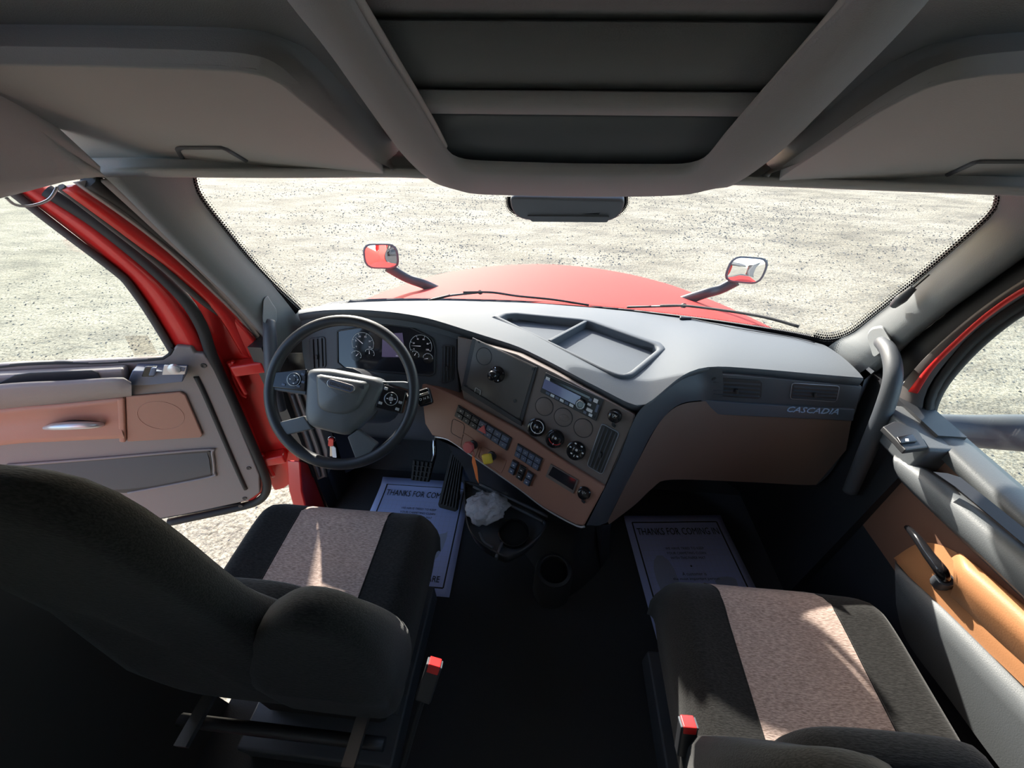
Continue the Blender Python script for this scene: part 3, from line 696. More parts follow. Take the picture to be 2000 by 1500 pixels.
tube('check_cable', [on((12, 386), x=-1.02), on((30, 400), x=-1.02), on((60, 402), x=-1.02), on((95, 390), x=-1.02), on((112, 366), x=-1.02)], .0025, M['silver'], ap, seg=6)

# ------------------------------------------------------------------ passenger door, closed
d2 = thing('door_2', 'closed passenger door with grey armrest and tan pocket', 'door', (1.03, .4, .05), kind='structure')
yy = [-.12, .1, .3, .5, .7, .86, .93]
def sect(prof, ys, nm, mt, th=0):
    return loft(nm, [[V((x, y, z)) for y in ys] for x, z in prof], mt, d2, n=len(ys), rs=False, th=th)
abox('outer_panel', (1.06, -.12, -.35), (1.12, 1.02, .86), M['red'], d2, bw=.01)
sect([(1.075, .885), (1.045, .893), (1.02, .895), (1.0, .893), (.985, .888), (.985, .86), (1.03, .84)], yy, 'sill_ledge', M['paxgrey'])
sect([(1.0, .86), (1.01, .56), (1.012, .50)], yy, 'inner_panel', mat('shaded_tan_panel', (.23, .115, .075), .55))  # tan panel with its shadow put into the darker colour
sect([(1.012, .50), (1.015, .40), (1.02, -.02), (1.05, -.02)], yy, 'lower_panel', M['black'])
loft('trim_panel', [ons([(1748, 1095), (1770, 1118), (1850, 1190), (1960, 1300), (2080, 1420)], x=.985), ons([(1748, 1101), (1770, 1125), (1850, 1200), (1955, 1303), (2080, 1430)], x=.965), ons([(1748, 1130), (1765, 1165), (1840, 1245), (1930, 1345), (2060, 1480)], x=.965), ons([(1750, 1180), (1770, 1250), (1850, 1360), (1930, 1470), (2000, 1560)], x=.985)], M['paxgrey'], d2, n=24)
# armrest pad
loft('armrest', [ons([(1750, 884), (1797, 905), (1880, 966), (2000, 1066), (2150, 1190)], x=.975), ons([(1749, 886), (1792, 909), (1876, 974), (2000, 1078), (2150, 1205)], x=.945), ons([(1746, 890), (1776, 920), (1876, 1005), (2000, 1112), (2150, 1250)], x=.925), ons([(1744, 898), (1760, 935), (1870, 1040), (2000, 1165), (2150, 1310)], x=.925), ons([(1744, 902), (1758, 938), (1868, 1046), (2000, 1172), (2150, 1318)], x=.99)], M['paxgrey'], d2, n=26)
pp('pull_slot_shade', [(1822, 923), (1850, 926), (1875, 934), (2000, 1034), (2100, 1115), (2100, 1150), (2000, 1066), (1866, 953)], (V((.98, 0, .892)), V((-.2, 0, .98))), 0, .003, M['black'], d2)  # black sheet paints the shade inside the pull recess
swp = pp('switch_plate', [(1722, 836), (1745, 825), (1790, 842), (1810, 876), (1766, 882), (1748, 862)], (V((.98, 0, .90)), V((0, 0, 1))), -.01, .006, M['black'], d2, bw=.003)
pp('window_switch', [(1749, 856), (1780, 850), (1790, 864), (1757, 868)], (V((.98, 0, .906)), V((0, 0, 1))), 0, .006, M['gloss'], swp, bw=.002)
pp('switch_mark', [(1768, 857), (1774, 857), (1775, 862), (1769, 862)], (V((.98, 0, .9122)), V((0, 0, 1))), 0, .0006, M['white'], swp)
# tan pocket and handle
loft('pocket', [ons([(1745, 1090), (1800, 1060), (1870, 1080), (1960, 1160), (2060, 1250)], x=1.0), ons([(1750, 1094), (1790, 1095), (1860, 1125), (1945, 1195), (2040, 1270)], x=.985), ons([(1752, 1096), (1800, 1125), (1865, 1180), (1950, 1255), (2040, 1330)], x=.972), ons([(1752, 1100), (1790, 1142), (1860, 1210), (1945, 1288), (2040, 1380)], x=.975)], M['tan'], d2, n=24)
loft('pull_cup', [ons([(1858, 1090), (1875, 1080), (1900, 1098), (1960, 1148), (2040, 1215)], x=.985), ons([(1862, 1095), (1876, 1084), (1905, 1106), (1968, 1160), (2040, 1222)], x=.955), ons([(1862, 1120), (1876, 1118), (1905, 1140), (1968, 1195), (2040, 1262)], x=.935), ons([(1862, 1145), (1876, 1150), (1905, 1178), (1962, 1228), (2040, 1300)], x=.945), ons([(1856, 1165), (1870, 1178), (1900, 1208), (1955, 1258), (2040, 1338)], x=.975)], M['tan'], d2, n=24)
tube('door_handle', [on((1772, 1030), x=.955), on((1790, 1050), x=.945), on((1815, 1085), x=.942), on((1840, 1118), x=.945), on((1846, 1138), x=.965)], [.007, .010, .012, .014, .009], M['gloss'], d2, seg=12)
tube('handle_foot', [on((1846, 1130), x=.955), on((1838, 1140), x=.985)], [.016, .02], M['darkgrey'], d2, seg=12)
abox('sill_front', (.935, .755, .80), (1.01, .93, .892), M['paxgrey'], d2, bw=.01)
# window frame, rubber and pane
wf_o = [V((1.0, .72, 1.44))] + ons([(2200, 424), (2120, 470), (2000, 545), (1930, 592), (1860, 648), (1800, 705), (1765, 750), (1750, 800)], x=1.0)
wf_m = [V((1.03, .70, 1.44))] + ons([(2200, 470), (2120, 510), (2000, 575), (1930, 622), (1880, 666), (1835, 722), (1808, 770), (1800, 820)], x=1.03)
wf_i = [V((1.055, .66, 1.42))] + ons([(2200, 506), (2120, 545), (2000, 602), (1935, 648), (1880, 700), (1838, 752), (1818, 795), (1815, 830), (1824, 858), (1845, 874)], x=1.055)
loft('window_frame', [wf_o, wf_m], M['rubber_grey'], d2, n=24, th=.01)
loft('window_frame_red', [ons([(2120, 500), (2000, 560), (1930, 607), (1870, 659), (1812, 716), (1776, 764)], x=1.0), ons([(2120, 512), (2000, 571), (1930, 618), (1875, 667), (1825, 719), (1793, 768)], x=1.008)], M['red'], d2, n=24, th=.006)
tube('window_rubber', wf_i, .014, M['rubber'], d2, seg=10, n=50)
tube('window_rubber', ons([(1845, 876), (1900, 918), (2000, 994), (2100, 1068)], x=1.05), .008, M['rubber'], d2, seg=8)
loft('window_post', [wf_m, wf_i[:9]], M['rubber'], d2, n=24, th=.012)
gp = wf_i + ons([(2000, 996), (2300, 1220)], x=1.055) + [V((1.055, .0, .9)), V((1.055, .0, 1.40)), V((1.055, .6, 1.42))]
prism('window_pane', gp, V((1, 0, 0)), -.002, .002, M['doorglass'], d2)
tube('top_rail', [V((1.055, .76, 1.44)), V((1.055, .3, 1.46)), V((1.055, -.05, 1.46))], .03, M['red'], d2, seg=10)
abox('rear_post', (1.03, -.12, .86), (1.1, .0, 1.46), M['red'], d2)
# wedge of trim between the dash and the door window
crn = loft('trim_7', [ons([(1672, 735), (1700, 700), (1740, 668), (1810, 615), (1900, 548), (2020, 462)], x=1.04) + [V((1.04, .80, 1.44))], ons([(1700, 790), (1740, 760), (1775, 728), (1830, 680), (1920, 608), (2040, 540)], x=1.012) + [V((1.012, .72, 1.44))]], M['rubber'], n=20, th=.01)
tag(crn, 'black seal strip along the passenger door opening', 'trim', kind='structure')
# big door mirror arm outside the passenger window
mr = thing('door_mirror', 'thick grey arm of the passenger door mirror outside the window', 'mirror', (1.3, .95, .6))
A = [on((1790, 838), x=1.13), on((1840, 838), x=1.2), on((1900, 842), x=1.27), on((2000, 846), x=1.36), on((2150, 855), x=1.5)]
tube('arm', A, [.05, .052, .058, .062, .065], M['darkgrey'], mr, seg=20, flat=.75)
hc = V((1.78, .62, .62))
box('mirror_head', hc, (V((.93, -.35, 0)).normalized(), V((0, 0, 1)), V((-.35, -.93, 0)).normalized()), (.28, .62, .14), M['darkgrey'], mr, bw=.04)
box('mirror_glass', hc + V((-.03, -.072, 0)), (V((.93, -.35, 0)).normalized(), V((0, 0, 1)), V((-.35, -.93, 0)).normalized()), (.23, .55, .01), M['mirror'], mr)

# ------------------------------------------------------------------ dashboard
dash = thing('dashboard', 'charcoal dashboard with copper brown centre panel and storage tray on top', 'dashboard', (0, 1.15, .3))
NEAR = [(583, 613, .968), (620, 606, .985), (700, 604, .995), (775, 610, .99), (837, 621, .975), (897, 640, .95), (950, 657, .932), (1010, 675, .915), (1085, 712, .898), (1135, 740, .888), (1185, 765, .878), (1235, 792, .871), (1251, 801, .868), (1290, 768, .872), (1329, 734, .88), (1368, 716, .892), (1410, 715, .896), (1500, 722, .904), (1600, 731, .912), (1686, 738, .918)]
FAR = [(588, 609), (640, 597), (700, 591), (775, 588), (860, 587), (930, 588), (1000, 590), (1060, 593), (1110, 597), (1160, 601), (1200, 605), (1240, 609), (1262, 612), (1300, 617), (1340, 622), (1385, 629), (1420, 634), (1480, 645), (1545, 657), (1605, 672)]
Nn = [on((a, b), z=z) for a, b, z in NEAR]; Ff = [onglass(p, .02) for p in FAR]
NS = 61
nn = resample(Nn, NS); 
# match the far edge sample by sample through the same parameter
def at_param(pts, ref, n):
    L = [0]
    for i in range(1, len(ref)): L.append(L[-1] + (ref[i] - ref[i - 1]).length)
    out = []
    for k in range(n):
        s = L[-1] * k / (n - 1); j = 0
        while j < len(L) - 2 and L[j + 1] < s: j += 1
        out.append(pts[j].lerp(pts[j + 1], (s - L[j]) / (L[j + 1] - L[j])))
    return out
ff = at_param(Ff, Nn, NS); nn = at_param(Nn, Nn, NS)
for _ in range(2):
    nn = [nn[0]] + [nn[i] * .5 + (nn[i - 1] + nn[i + 1]) * .25 for i in range(1, NS - 1)] + [nn[-1]]
RW = 12
top = [[a.lerp(b, r / RW) + V((0, 0, .010 * math.sin(math.pi * r / RW) ** .7)) for a, b in zip(nn, ff)] for r in range(RW + 1)]
bot = [[p + V((0, 0, -.05)) for p in row] for row in top]
pv = [p for r in top for p in r] + [p for r in bot for p in r]; NT = NS * (RW + 1); pf = []
for r in range(RW):
    for j in range(NS - 1):
        q = (r * NS + j, r * NS + j + 1, (r + 1) * NS + j + 1, (r + 1) * NS + j); pf.append(q); pf.append(tuple(NT + k for k in q[::-1]))
edge = [j for j in range(NS)] + [r * NS + NS - 1 for r in range(1, RW + 1)] + [RW * NS + j for j in range(NS - 2, -1, -1)] + [r * NS for r in range(RW - 1, 0, -1)]
for i in range(len(edge)):
    a, b = edge[i], edge[(i + 1) % len(edge)]; pf.append((b, a, NT + a, NT + b))
pad = mesh('dash_pad', pv, pf, M['pad'], dash)
from mathutils.bvhtree import BVHTree
bv = BVHTree.FromPolygons([tuple(p) for p in pv[:NT]], [tuple(range(3))] and [(r * NS + j, r * NS + j + 1, (r + 1) * NS + j + 1, (r + 1) * NS + j) for r in range(RW) for j in range(NS - 1)])
def onpad(p):
    h = bv.ray_cast(CAM, ray(*p).normalized()); return h[0] if h[0] is not None else on(p, z=.88)
TP = plane3(onpad((975, 622)), onpad((1290, 676)), onpad((1215, 735)))
t_out = [(961, 621), (972, 614), (1000, 611), (1137, 624), (1158, 627), (1290, 672), (1301, 684), (1235, 738), (1217, 742), (1200, 738)]
t_in = [(979, 624), (990, 618), (1010, 617), (1135, 629), (1152, 632), (1280, 678), (1284, 685), (1228, 731), (1214, 735), (1198, 731)]
ti = ons(t_in, pl=TP); to_ = ons(t_out, pl=TP)
cut = prism('tray_cutter', ti, TP[1], -.024, .05, None)
bm_ = pad.modifiers.new('cut', 'BOOLEAN'); bm_.object = cut; bm_.solver = 'EXACT'
bpy.context.view_layer.update()
me2 = bpy.data.meshes.new_from_object(pad.evaluated_get(bpy.context.evaluated_depsgraph_get()))
pad.modifiers.clear(); pad.data = me2; bpy.data.objects.remove(cut)
for p in pad.data.polygons: p.use_smooth = True
es = pad.modifiers.new('split', 'EDGE_SPLIT'); es.split_angle = math.radians(32)
tray = loft('tray_rim', [[p - TP[1] * .027 for p in ti + ti[:1]], [p + TP[1] * .007 for p in ti + ti[:1]], [a.lerp(b, .3) + TP[1] * .010 for a, b in zip(ti + ti[:1], to_ + to_[:1])], [a.lerp(b, .75) + TP[1] * .010 for a, b in zip(ti + ti[:1], to_ + to_[:1])], [p + TP[1] * .004 for p in to_ + to_[:1]], [p - TP[1] * .02 for p in to_ + to_[:1]]], M['pad'], dash, n=70, rs=False)
prism('tray_floor', ti, TP[1], -.030, -.0235, M['pad'], dash)
da, db = on((1147, 628), pl=TP), on((1073, 668), pl=TP); dd = (db - da).normalized()
box('tray_divider', (da + db) / 2 - TP[1] * .009, (dd, TP[1].cross(dd), TP[1]), ((da - db).length, .014, .034), M['pad'], dash, bw=.003)
loft('dash_back', [[p + V((0, -.01, -.045)) for p in ff], [p + V((0, -.05, -.2)) for p in ff], [V((p.x, p.y - .1, .12)) for p in ff]], M['black'], dash, n=NS, rs=False)
# front lip of the pad
lipn = [p + V((0, -.004, -.004)) for p in nn]
loft('pad_lip', [nn, lipn, [p + V((0, -.003, -.026)) for p in nn], [p + V((0, .03, -.034)) for p in nn]], M['darkgrey'], dash, n=NS, rs=False)

SPA = on((897, 640), z=.95); SPB = on((1250, 800), z=.87); SPC = on((1150, 1025), z=.5)
SP = plane3(SPA, SPB, SPC); sn = SP[1]
su = (on((1179, 779), pl=SP) - on((1067, 727), pl=SP)).normalized(); sv_ = sn.cross(su)
if sv_.z < 0: sv_ = -sv_
pp('centre_panel', [(893, 656), (950, 673), (1010, 692), (1085, 729), (1135, 756), (1185, 781), (1240, 810), (1236, 828), (1182, 950), (1110, 905), (1020, 843), (905, 780), (893, 720)], SP, -.12, 0, M['brown'], dash, bw=.004)
cop = pp('copper_panel', [(786, 733), (860, 757), (905, 778), (1020, 840), (1110, 902), (1183, 948), (1142, 1024), (1125, 1021), (1065, 989), (1015, 951), (965, 916), (915, 881), (877, 856), (848, 849), (834, 826), (830, 790), (810, 765), (786, 752)], SP, -.1, .014, M['copper'], dash, bw=.006, seg=3)
tube('silver_edge', ons([(850, 853), (877, 859), (915, 885), (965, 920), (1015, 955), (1065, 993), (1125, 1026), (1142, 1028)], pl=SP), .0042, M['silver'], dash, seg=8, n=50)
tube('panel_seam', ons([(1240, 812), (1228, 845), (1190, 935)], pl=off(SP, .001)), .0012, M['black'], dash, seg=6)
def spx(p, d=0): return on(p, pl=off(SP, d))
# blank plate with ball mount
plate = pp('mounting_plate', [(924, 659), (1051, 717), (1020, 830), (902, 760)], SP, 0, .006, M['black'], dash, bw=.002)
pp('plate_face', [(930, 664), (1045, 717), (1014, 820), (910, 757)], off(SP, .006), 0, .002, mat('satin_plate', (.10, .088, .08), .3), plate, bw=.001)
pp('plate_edge', [(902, 760), (908, 752), (1020, 822), (1020, 832)], off(SP, .006), 0, .008, M['black'], plate, bw=.002)
for p in ((936, 668), (1041, 721), (1013, 818), (911, 755)): lathe('screw', spx(p, .008), sn, [(.0045, 0), (.004, .002), (.002, .002), (0, .001)], M['black'], plate, 12)
ring('round_outline', spx((945, 696), .008), sn, .029, .0013, M['black'], plate, seg=40)
ballm = lathe('ball_mount', spx((971, 731), .008), sn, [(.028, 0), (.028, .003), (.024, .006), (.012, .008), (.009, .016), (.014, .022), (.0175, .03), (.016, .040), (.01, .046), (0, .048)], M['gloss'], plate, 26)
for k in range(4):
    a = k * math.pi / 2 + .6; lathe('bolt', spx((971, 731), .0125) + (su * math.cos(a) + sv_ * math.sin(a)) * .0215, sn, [(.0035, 0), (.003, .003), (0, .0035)], M['chrome'], ballm, 8)
lathe('plug', spx((1006, 783), .008), sn, [(.006, 0), (.006, .002), (0, .0025)], M['black'], plate, 14)
tube('wire_clip', [spx(p, .011) for p in ((926, 771), (929, 757), (939, 763), (936, 779))], .0012, M['silver'], plate, seg=6, smooth=False)
# round blanks
for p in ((1063, 794), (1100, 815), (1139, 836)):
    ring('round_blank', spx(p, 0), sn, .030, .0011, M['black'], dash, seg=44)
    lathe('blank_disc', spx(p, 0), sn, [(.0285, 0), (.0285, .0012), (.027, .0018), (0, .0018)], M['brown'], dash, 40)
lathe('blank_logo', spx((1102, 816), .002), sn, [(.014, 0), (.013, .0008), (0, .0008)], M['brown'], dash, 24, sx=1.15, sy=.8)
# climate knobs
for p, ringm, nm in (((1049, 834), M['white'], 0), ((1085, 856), M['redbtn'], 1), ((1126, 879), None, 2)):
    kb = lathe('climate_knob', spx(p, 0), sn, [(.030, 0), (.030, .006), (.027, .007), (.0265, .022), (.024, .026), (.019, .027), (.018, .024), (0, .024)], M['gloss'], dash, 36)
    c = spx(p, .0275)
    if ringm: ring('ring_mark', c, sn, .0215, .0012, ringm, kb, seg=40, a0=200 if nm else 150, a1=(470 if nm == 0 else 330))
    if nm == 1: ring('ring_mark', c, sn, .0215, .0012, M['bluekey'], kb, seg=40, a0=120, a1=190)
    if nm == 2:
        for k in range(6):
            a = k * math.pi / 3; box('mode_mark', c + (su * math.cos(a) + sv_ * math.sin(a)) * .0205 - sn * .0003, (su, sv_, sn), (.006, .004, .0008), M['white'], kb)
    lathe('cap', spx(p, .024), sn, [(.013, 0), (.0125, .004), (.010, .006), (0, .0062)], M['gloss'], kb, 24)
    lathe('knob_dot', spx(p, .0302), sn, [(.004, 0), (.004, .0008), (0, .0008)], M['silver'], kb, 12)
    box('pointer', c - sv_ * .021, (su, sv_, sn), (.002, .006, .0012), M['white'], kb)
# switch banks
def keybank(c4, cols, rows_, lit, skip=(), nm='switch_bank', dd_=.014):
    P = [on(p, pl=off(SP, dd_)) for p in c4]
    b = prism(nm, [p for p in P], sn, 0, .006, M['black'], dash, bw=.002)
    def q(u, v): return P[0].lerp(P[1], u).lerp(P[3].lerp(P[2], u), v)
    for r in range(rows_):
        for c in range(cols):
            if (c, r) in skip: continue
            m = .06; u0, u1 = (c + m) / cols * .96 + .02, (c + 1 - m) / cols * .96 + .02; v0, v1 = (r + .06) / rows_ * .9 + .05, (r + .92) / rows_ * .9 + .05
            k = prism('switch', [q(u0, v0), q(u1, v0), q(u1, v1), q(u0, v1)], sn, .005, .0105, lit(c, r), b, bw=.0012)
            cc = q((u0 + u1) / 2, (v0 + v1) / 2) + sn * .0106
            box('switch_mark', cc, (su, sv_, sn), (.005, .0022, .0006), M['silver'], b)
    return b, q
bank, qb = keybank([(896, 790), (1001, 855), (991, 880), (889, 812)], 7, 2, lambda c, r: M['black'] if c < 3 else M['bluekey'])
hz_c = on((943, 838), pl=off(SP, .026))
tri = [hz_c + sv_ * .016, hz_c - sv_ * .010 + su * .016, hz_c - sv_ * .010 - su * .016]
prism('hazard_button', tri, sn, -.004, .004, M['pinkred'], bank, bw=.001)
keybank([(1012, 865), (1061, 895), (1052, 920), (1005, 889)], 4, 2, lambda c, r: M['bluekey'])
for k, q4 in enumerate((((570, 1185), (618, 1212), (580, 1312), (533, 1280)), ((630, 1225), (678, 1252), (640, 1357), (593, 1322)), ((690, 1270), (738, 1302), (700, 1397), (650, 1367)))):
    q4 = [(860 + a / 4, 600 + b / 4) for a, b in q4]; P = [spx(p, .014) for p in q4]
    rk = prism('rocker_switch', P, sn, 0, .008, M['black'], dash, bw=.002)
    c = sum(P, V()) / 4
    for a0, a1 in ((.06, .46), (.54, .94)):
        L0, L1 = P[0].lerp(P[3], a0), P[0].lerp(P[3], a1); R0_, R1 = P[1].lerp(P[2], a0), P[1].lerp(P[2], a1)
        prism('rocker_half', [L0.lerp(R0_, .12), L0.lerp(R0_, .88), L1.lerp(R1, .88), L1.lerp(R1, .12)], sn, .008, .013, M['bluekey'] if k != 1 else M['black'], rk, bw=.002)
        box('switch_mark', (L0 + L1 + R0_ + R1) / 4 + sn * .0132, (su, sv_, sn), (.006, .003, .0006), M['white'], rk)
# small clock display
clk = pp('clock_display', [(1076, 905), (1130, 937), (1121, 964), (1066, 930)], off(SP, .014), 0, .005, M['brown'], dash, bw=.002)
pp('display_glass', [(1080, 911), (1126, 938), (1119, 957), (1071, 927)], off(SP, .019), 0, .001, M['screen'], clk)
# power sockets
for p, d, nm in (((1201, 812), 0, 'upper'), ((1141, 962), .014, 'lower')):
    sk_ = lathe('power_socket', spx(p, d), sn, [(.021, 0), (.021, .004), (.018, .006), (.0175, .014), (.016, .018), (.010, .021), (0, .0215)], M['gloss'], dash, 24)
    text('socket_lettering', '12V', spx(p, d + .0212), su, sv_, .013, M['silver'], sk_, th=.0004)
    tube('cap_tether', [spx(p, d + .004) - sv_ * .019 + su * .004, spx(p, d + .006) - sv_ * .028 + su * .006, spx(p, d + .004) - sv_ * .030 + su * .014], .004, M['rubber'], sk_, seg=8)
# vents
def vent(c4, pl, n, horiz, nm, rim, parent, inset=.1):
    P = [on(p, pl=pl) for p in c4]; N = pl[1]
    f = thing_part = prism(nm, roundc(P, .008, 3), N, -.02, .002, M['black'], parent)
    R_ = roundc(P, .008, 3); tube('vent_rim', R_ + R_[:1], .0024, rim, f, seg=6, n=70, smooth=False)
    for k in range(n):
        t = (k + .7) / (n + .4)
        if horiz: a, b = P[0].lerp(P[3], t), P[1].lerp(P[2], t)
        else: a, b = P[0].lerp(P[1], t), P[3].lerp(P[2], t)
        a, b = a.lerp(b, .03), b.lerp(a, .03)
        w = (P[3] - P[0]).normalized() if horiz else (P[1] - P[0]).normalized()
        ax = (b - a).normalized(); tl = (w * .5 + N * .85).normalized()
        box('vent_slat', (a + b) / 2 + N * .002, (ax, tl, ax.cross(tl)), ((b - a).length, .012, .0016), M['darkgrey'], f)
    c = sum(P, V()) / 4 + N * .008
    box('vent_tab', c + (P[3] - P[0]) * .12, ((P[1] - P[0]).normalized(), (P[3] - P[0]).normalized(), N), (.008, .016, .008), M['black'], f, bw=.002)
    return f
vent([(1176, 827), (1209, 845), (1176, 926), (1147, 909)], off(SP, .002), 4, False, 'air_vent', M['dullsilver'], dash)
# parking brake valves and square cover
for p, m_, nm in (((925, 868), M['pinkred'], 'r'), ((961, 890), M['yellow'], 'y')):
    base = spx(p, .014)
    vb = lathe('brake_valve', base, sn, [(.017, 0), (.015, .006), (.009, .008), (.008, .024)], M['black'], dash, 20)
    if nm == 'r':
        kn = lathe('valve_knob', base + sn * .022, sn, [(.012, 0), (.020, .006), (.021, .016), (.019, .020), (0, .021)], m_, vb, 8, smooth=False)
        vb['label'] = 'faded red octagonal trailer brake knob'
    else:
        a = su * .8 + sv_ * .6; a.normalize()
        kn = box('valve_knob', base + sn * .034, (a, sn.cross(a), sn), (.034, .034, .016), m_, vb, bw=.005)
        vb['label'] = 'yellow square parking brake knob'
for q4 in (((905, 845), (937, 866), (928, 893), (899, 873)), ((941, 871), (990, 898), (978, 926), (933, 893))):
    P = roundc([spx(p, .0142) for p in q4], .008, 4); tube('valve_recess', P + P[:1], .0016, M['copper'], dash, seg=6, smooth=False, n=40)
P = roundc([spx(p, .0143) for p in ((884, 817), (908, 829), (903, 858), (880, 845))], .012, 4)
tube('square_cover', P + P[:1], .0009, M['black'], dash, seg=6, smooth=False, n=48)

tube('dash_cable', [onpad((1330, 621)) + V((0, 0, .006)), onpad((1392, 632)) + V((0, -.01, .006)), onpad((1450, 645)) + V((0, 0, .005)), onpad((1540, 659)) + V((0, -.005, .006)), onpad((1590, 672)) + V((0, 0, .006))], .0022, M['black'], dash, seg=6)
box('dash_sensor', onpad((1338, 624)) + V((0, 0, .006)), XYZ, (.05, .016, .014), M['black'], dash, bw=.004)
# ------------------------------------------------------------------ car radio in the centre panel
rd = thing('car_radio', 'car radio with silver blue display and small keys in the centre panel', 'radio', spx((1113, 795), 0))
RQ = [spx(p, .0) for p in ((1067, 727), (1180, 779), (1165, 822), (1056, 765))]
prism('body', RQ, sn, .0005, .006, M['black'], rd, bw=.002)
def rq(u, v): return RQ[0].lerp(RQ[1], u).lerp(RQ[3].lerp(RQ[2], u), v)
def rpat(nm, u0, v0, u1, v1, m_, h0=.006, h1=.009, par=rd, bw=.0006): return prism(nm, [rq(u0, v0), rq(u1, v0), rq(u1, v1), rq(u0, v1)], sn, h0, h1, m_, par, bw)
rpat('disc_slot', .10, .14, .80, .26, M['gloss'], .006, .0075)
rpat('display', .02, .30, .66, .76, M['radiolcd'])
rpat('logo_plate', .03, .16, .11, .30, M['white'], .006, .0072)
for k in range(6): rpat('preset_key', .10 + k * .085, .80, .17 + k * .085, .93, M['silver'] if k % 2 else M['bluekey'])
kb = lathe('volume_knob', rq(.70, .62), sn, [(.017, .006), (.0165, .016), (.014, .019), (.009, .019), (.008, .017), (0, .017)], M['gloss'], rd, 26)
ring('knob_ring', rq(.70, .62) + sn * .019, sn, .0115, .0012, M['silver'], kb)
for (u, v, w_, h) in ((.79, .20, .05, .12), (.86, .12, .07, .16), (.79, .42, .06, .10), (.80, .62, .10, .14), (.77, .80, .05, .12), (.86, .80, .06, .12), (.93, .30, .04, .34)):
    rpat('function_key', u, v, u + w_, v + h, M['white'] if w_ > .055 else M['bluekey'])
lathe('input_jack', rq(.955, .86), sn, [(.004, .006), (.004, .008), (.002, .008), (0, .004)], M['black'], rd, 12)

# ------------------------------------------------------------------ passenger side of the dashboard
PF = plane3(V((.92, 1.016, .92)), on((1380, 720), z=.895), on((1590, 948), y=.95)); pn = PF[1]
def pf_(p): return on(p, pl=PF)
bandA = [spx((1145, 1026)), spx((1183, 950)), spx((1212, 888)), spx((1246, 806))] + [on(p, z=z) for p, z in (((1290, 771), .866), ((1329, 738), .873), ((1368, 720), .884))] + [pf_((1410, 719))]
BR = [((1187, 1020), .80), ((1200, 990), .82), ((1239, 915), .88), ((1269, 855), .93), ((1299, 812), .965), ((1329, 789), 1.0), ((1368, 782), 1.03)]
bandB = [on(p, y=y) for p, y in BR] + [pf_((1410, 784))]
loft('side_band', [bandA, [a.lerp(b, .5) + V((0, -.012, .006)) for a, b in zip(bandA, bandB)], bandB], M['darkgrey'], dash, n=40)
loft('side_bevel', [bandB[:-1], [p + V((.006, .02, -.006)) for p in bandB[:-1]]], M['darkgrey'], dash, n=40)
pp('upper_face', [(1405, 731), (1500, 738), (1600, 747), (1685, 755), (1672, 802), (1600, 798), (1500, 793), (1405, 786)], PF, -.1, 0, M['darkgrey'], dash, bw=.003)
pp('accent_strip', [(1366, 778), (1450, 785), (1560, 792), (1668, 797), (1664, 820), (1560, 815), (1450, 810), (1386, 807)], PF, -.02, .008, mat('blue_grey_strip', (.10, .12, .15), .35), dash, bw=.003)
pu = (pf_((1637, 803)) - pf_((1537, 798))).normalized(); pv_ = pn.cross(pu); pv_ = pv_ if pv_.z > 0 else -pv_
text('nameplate', 'CASCADIA', on((1587, 801), pl=off(PF, .008)), pu, pv_, (pf_((1637, 803)) - pf_((1537, 798))).length, mat('blue_chrome', (.45, .66, .95), .3, metal=.2), dash, th=.003, height=.020, shear=.25, bold=0)
vent([(1391, 738), (1488, 744), (1485, 778), (1390, 772)], off(PF, .001), 4, True, 'air_vent', M['black'], dash)
vent([(1547, 748), (1639, 754), (1633, 784), (1543, 778)], off(PF, .001), 4, True, 'air_vent', M['dullsilver'], dash)
gt = [on((1187, 1018), y=.80), on((1239, 915), y=.88), on((1299, 812), y=.965), on((1368, 784), y=1.03), pf_((1500, 797)), pf_((1600, 806)), pf_((1664, 816))]
gm = [on((1188, 1021), y=.80), on((1241, 955), y=.87), on((1292, 885), y=.94), on((1345, 862), y=.985)] + [pf_(p) + pn * .008 for p in ((1480, 868), (1590, 875), (1650, 876))]
gb = [on((1190, 1024), y=.80), on((1240, 986), y=.855), on((1275, 953), y=.90), on((1310, 937), y=.935), pf_((1450, 941)), pf_((1560, 947)), pf_((1594, 947))]
loft('glove_panel', [gt, gm, gb], M['glovebrown'], dash, n=44)
gb2 = [p + V((0, .015, -.012)) for p in gb]; gb3 = [p + V((0, .10, -.05)) for p in gb]; gb4 = [p + V((0, .30, -.03)) for p in gb]
loft('under_panel', [gb, gb2, gb3, gb4], M['black'], dash, n=44)
ge = [pf_(p) for p in ((1688, 742), (1672, 802), (1664, 820), (1650, 876), (1620, 925), (1594, 948))]
loft('end_cap', [ge, [V((.985, p.y + .05, p.z)) for p in ge], [V((.985, p.y + .3, p.z - .02)) for p in ge]], M['darkgrey'], dash, n=20)
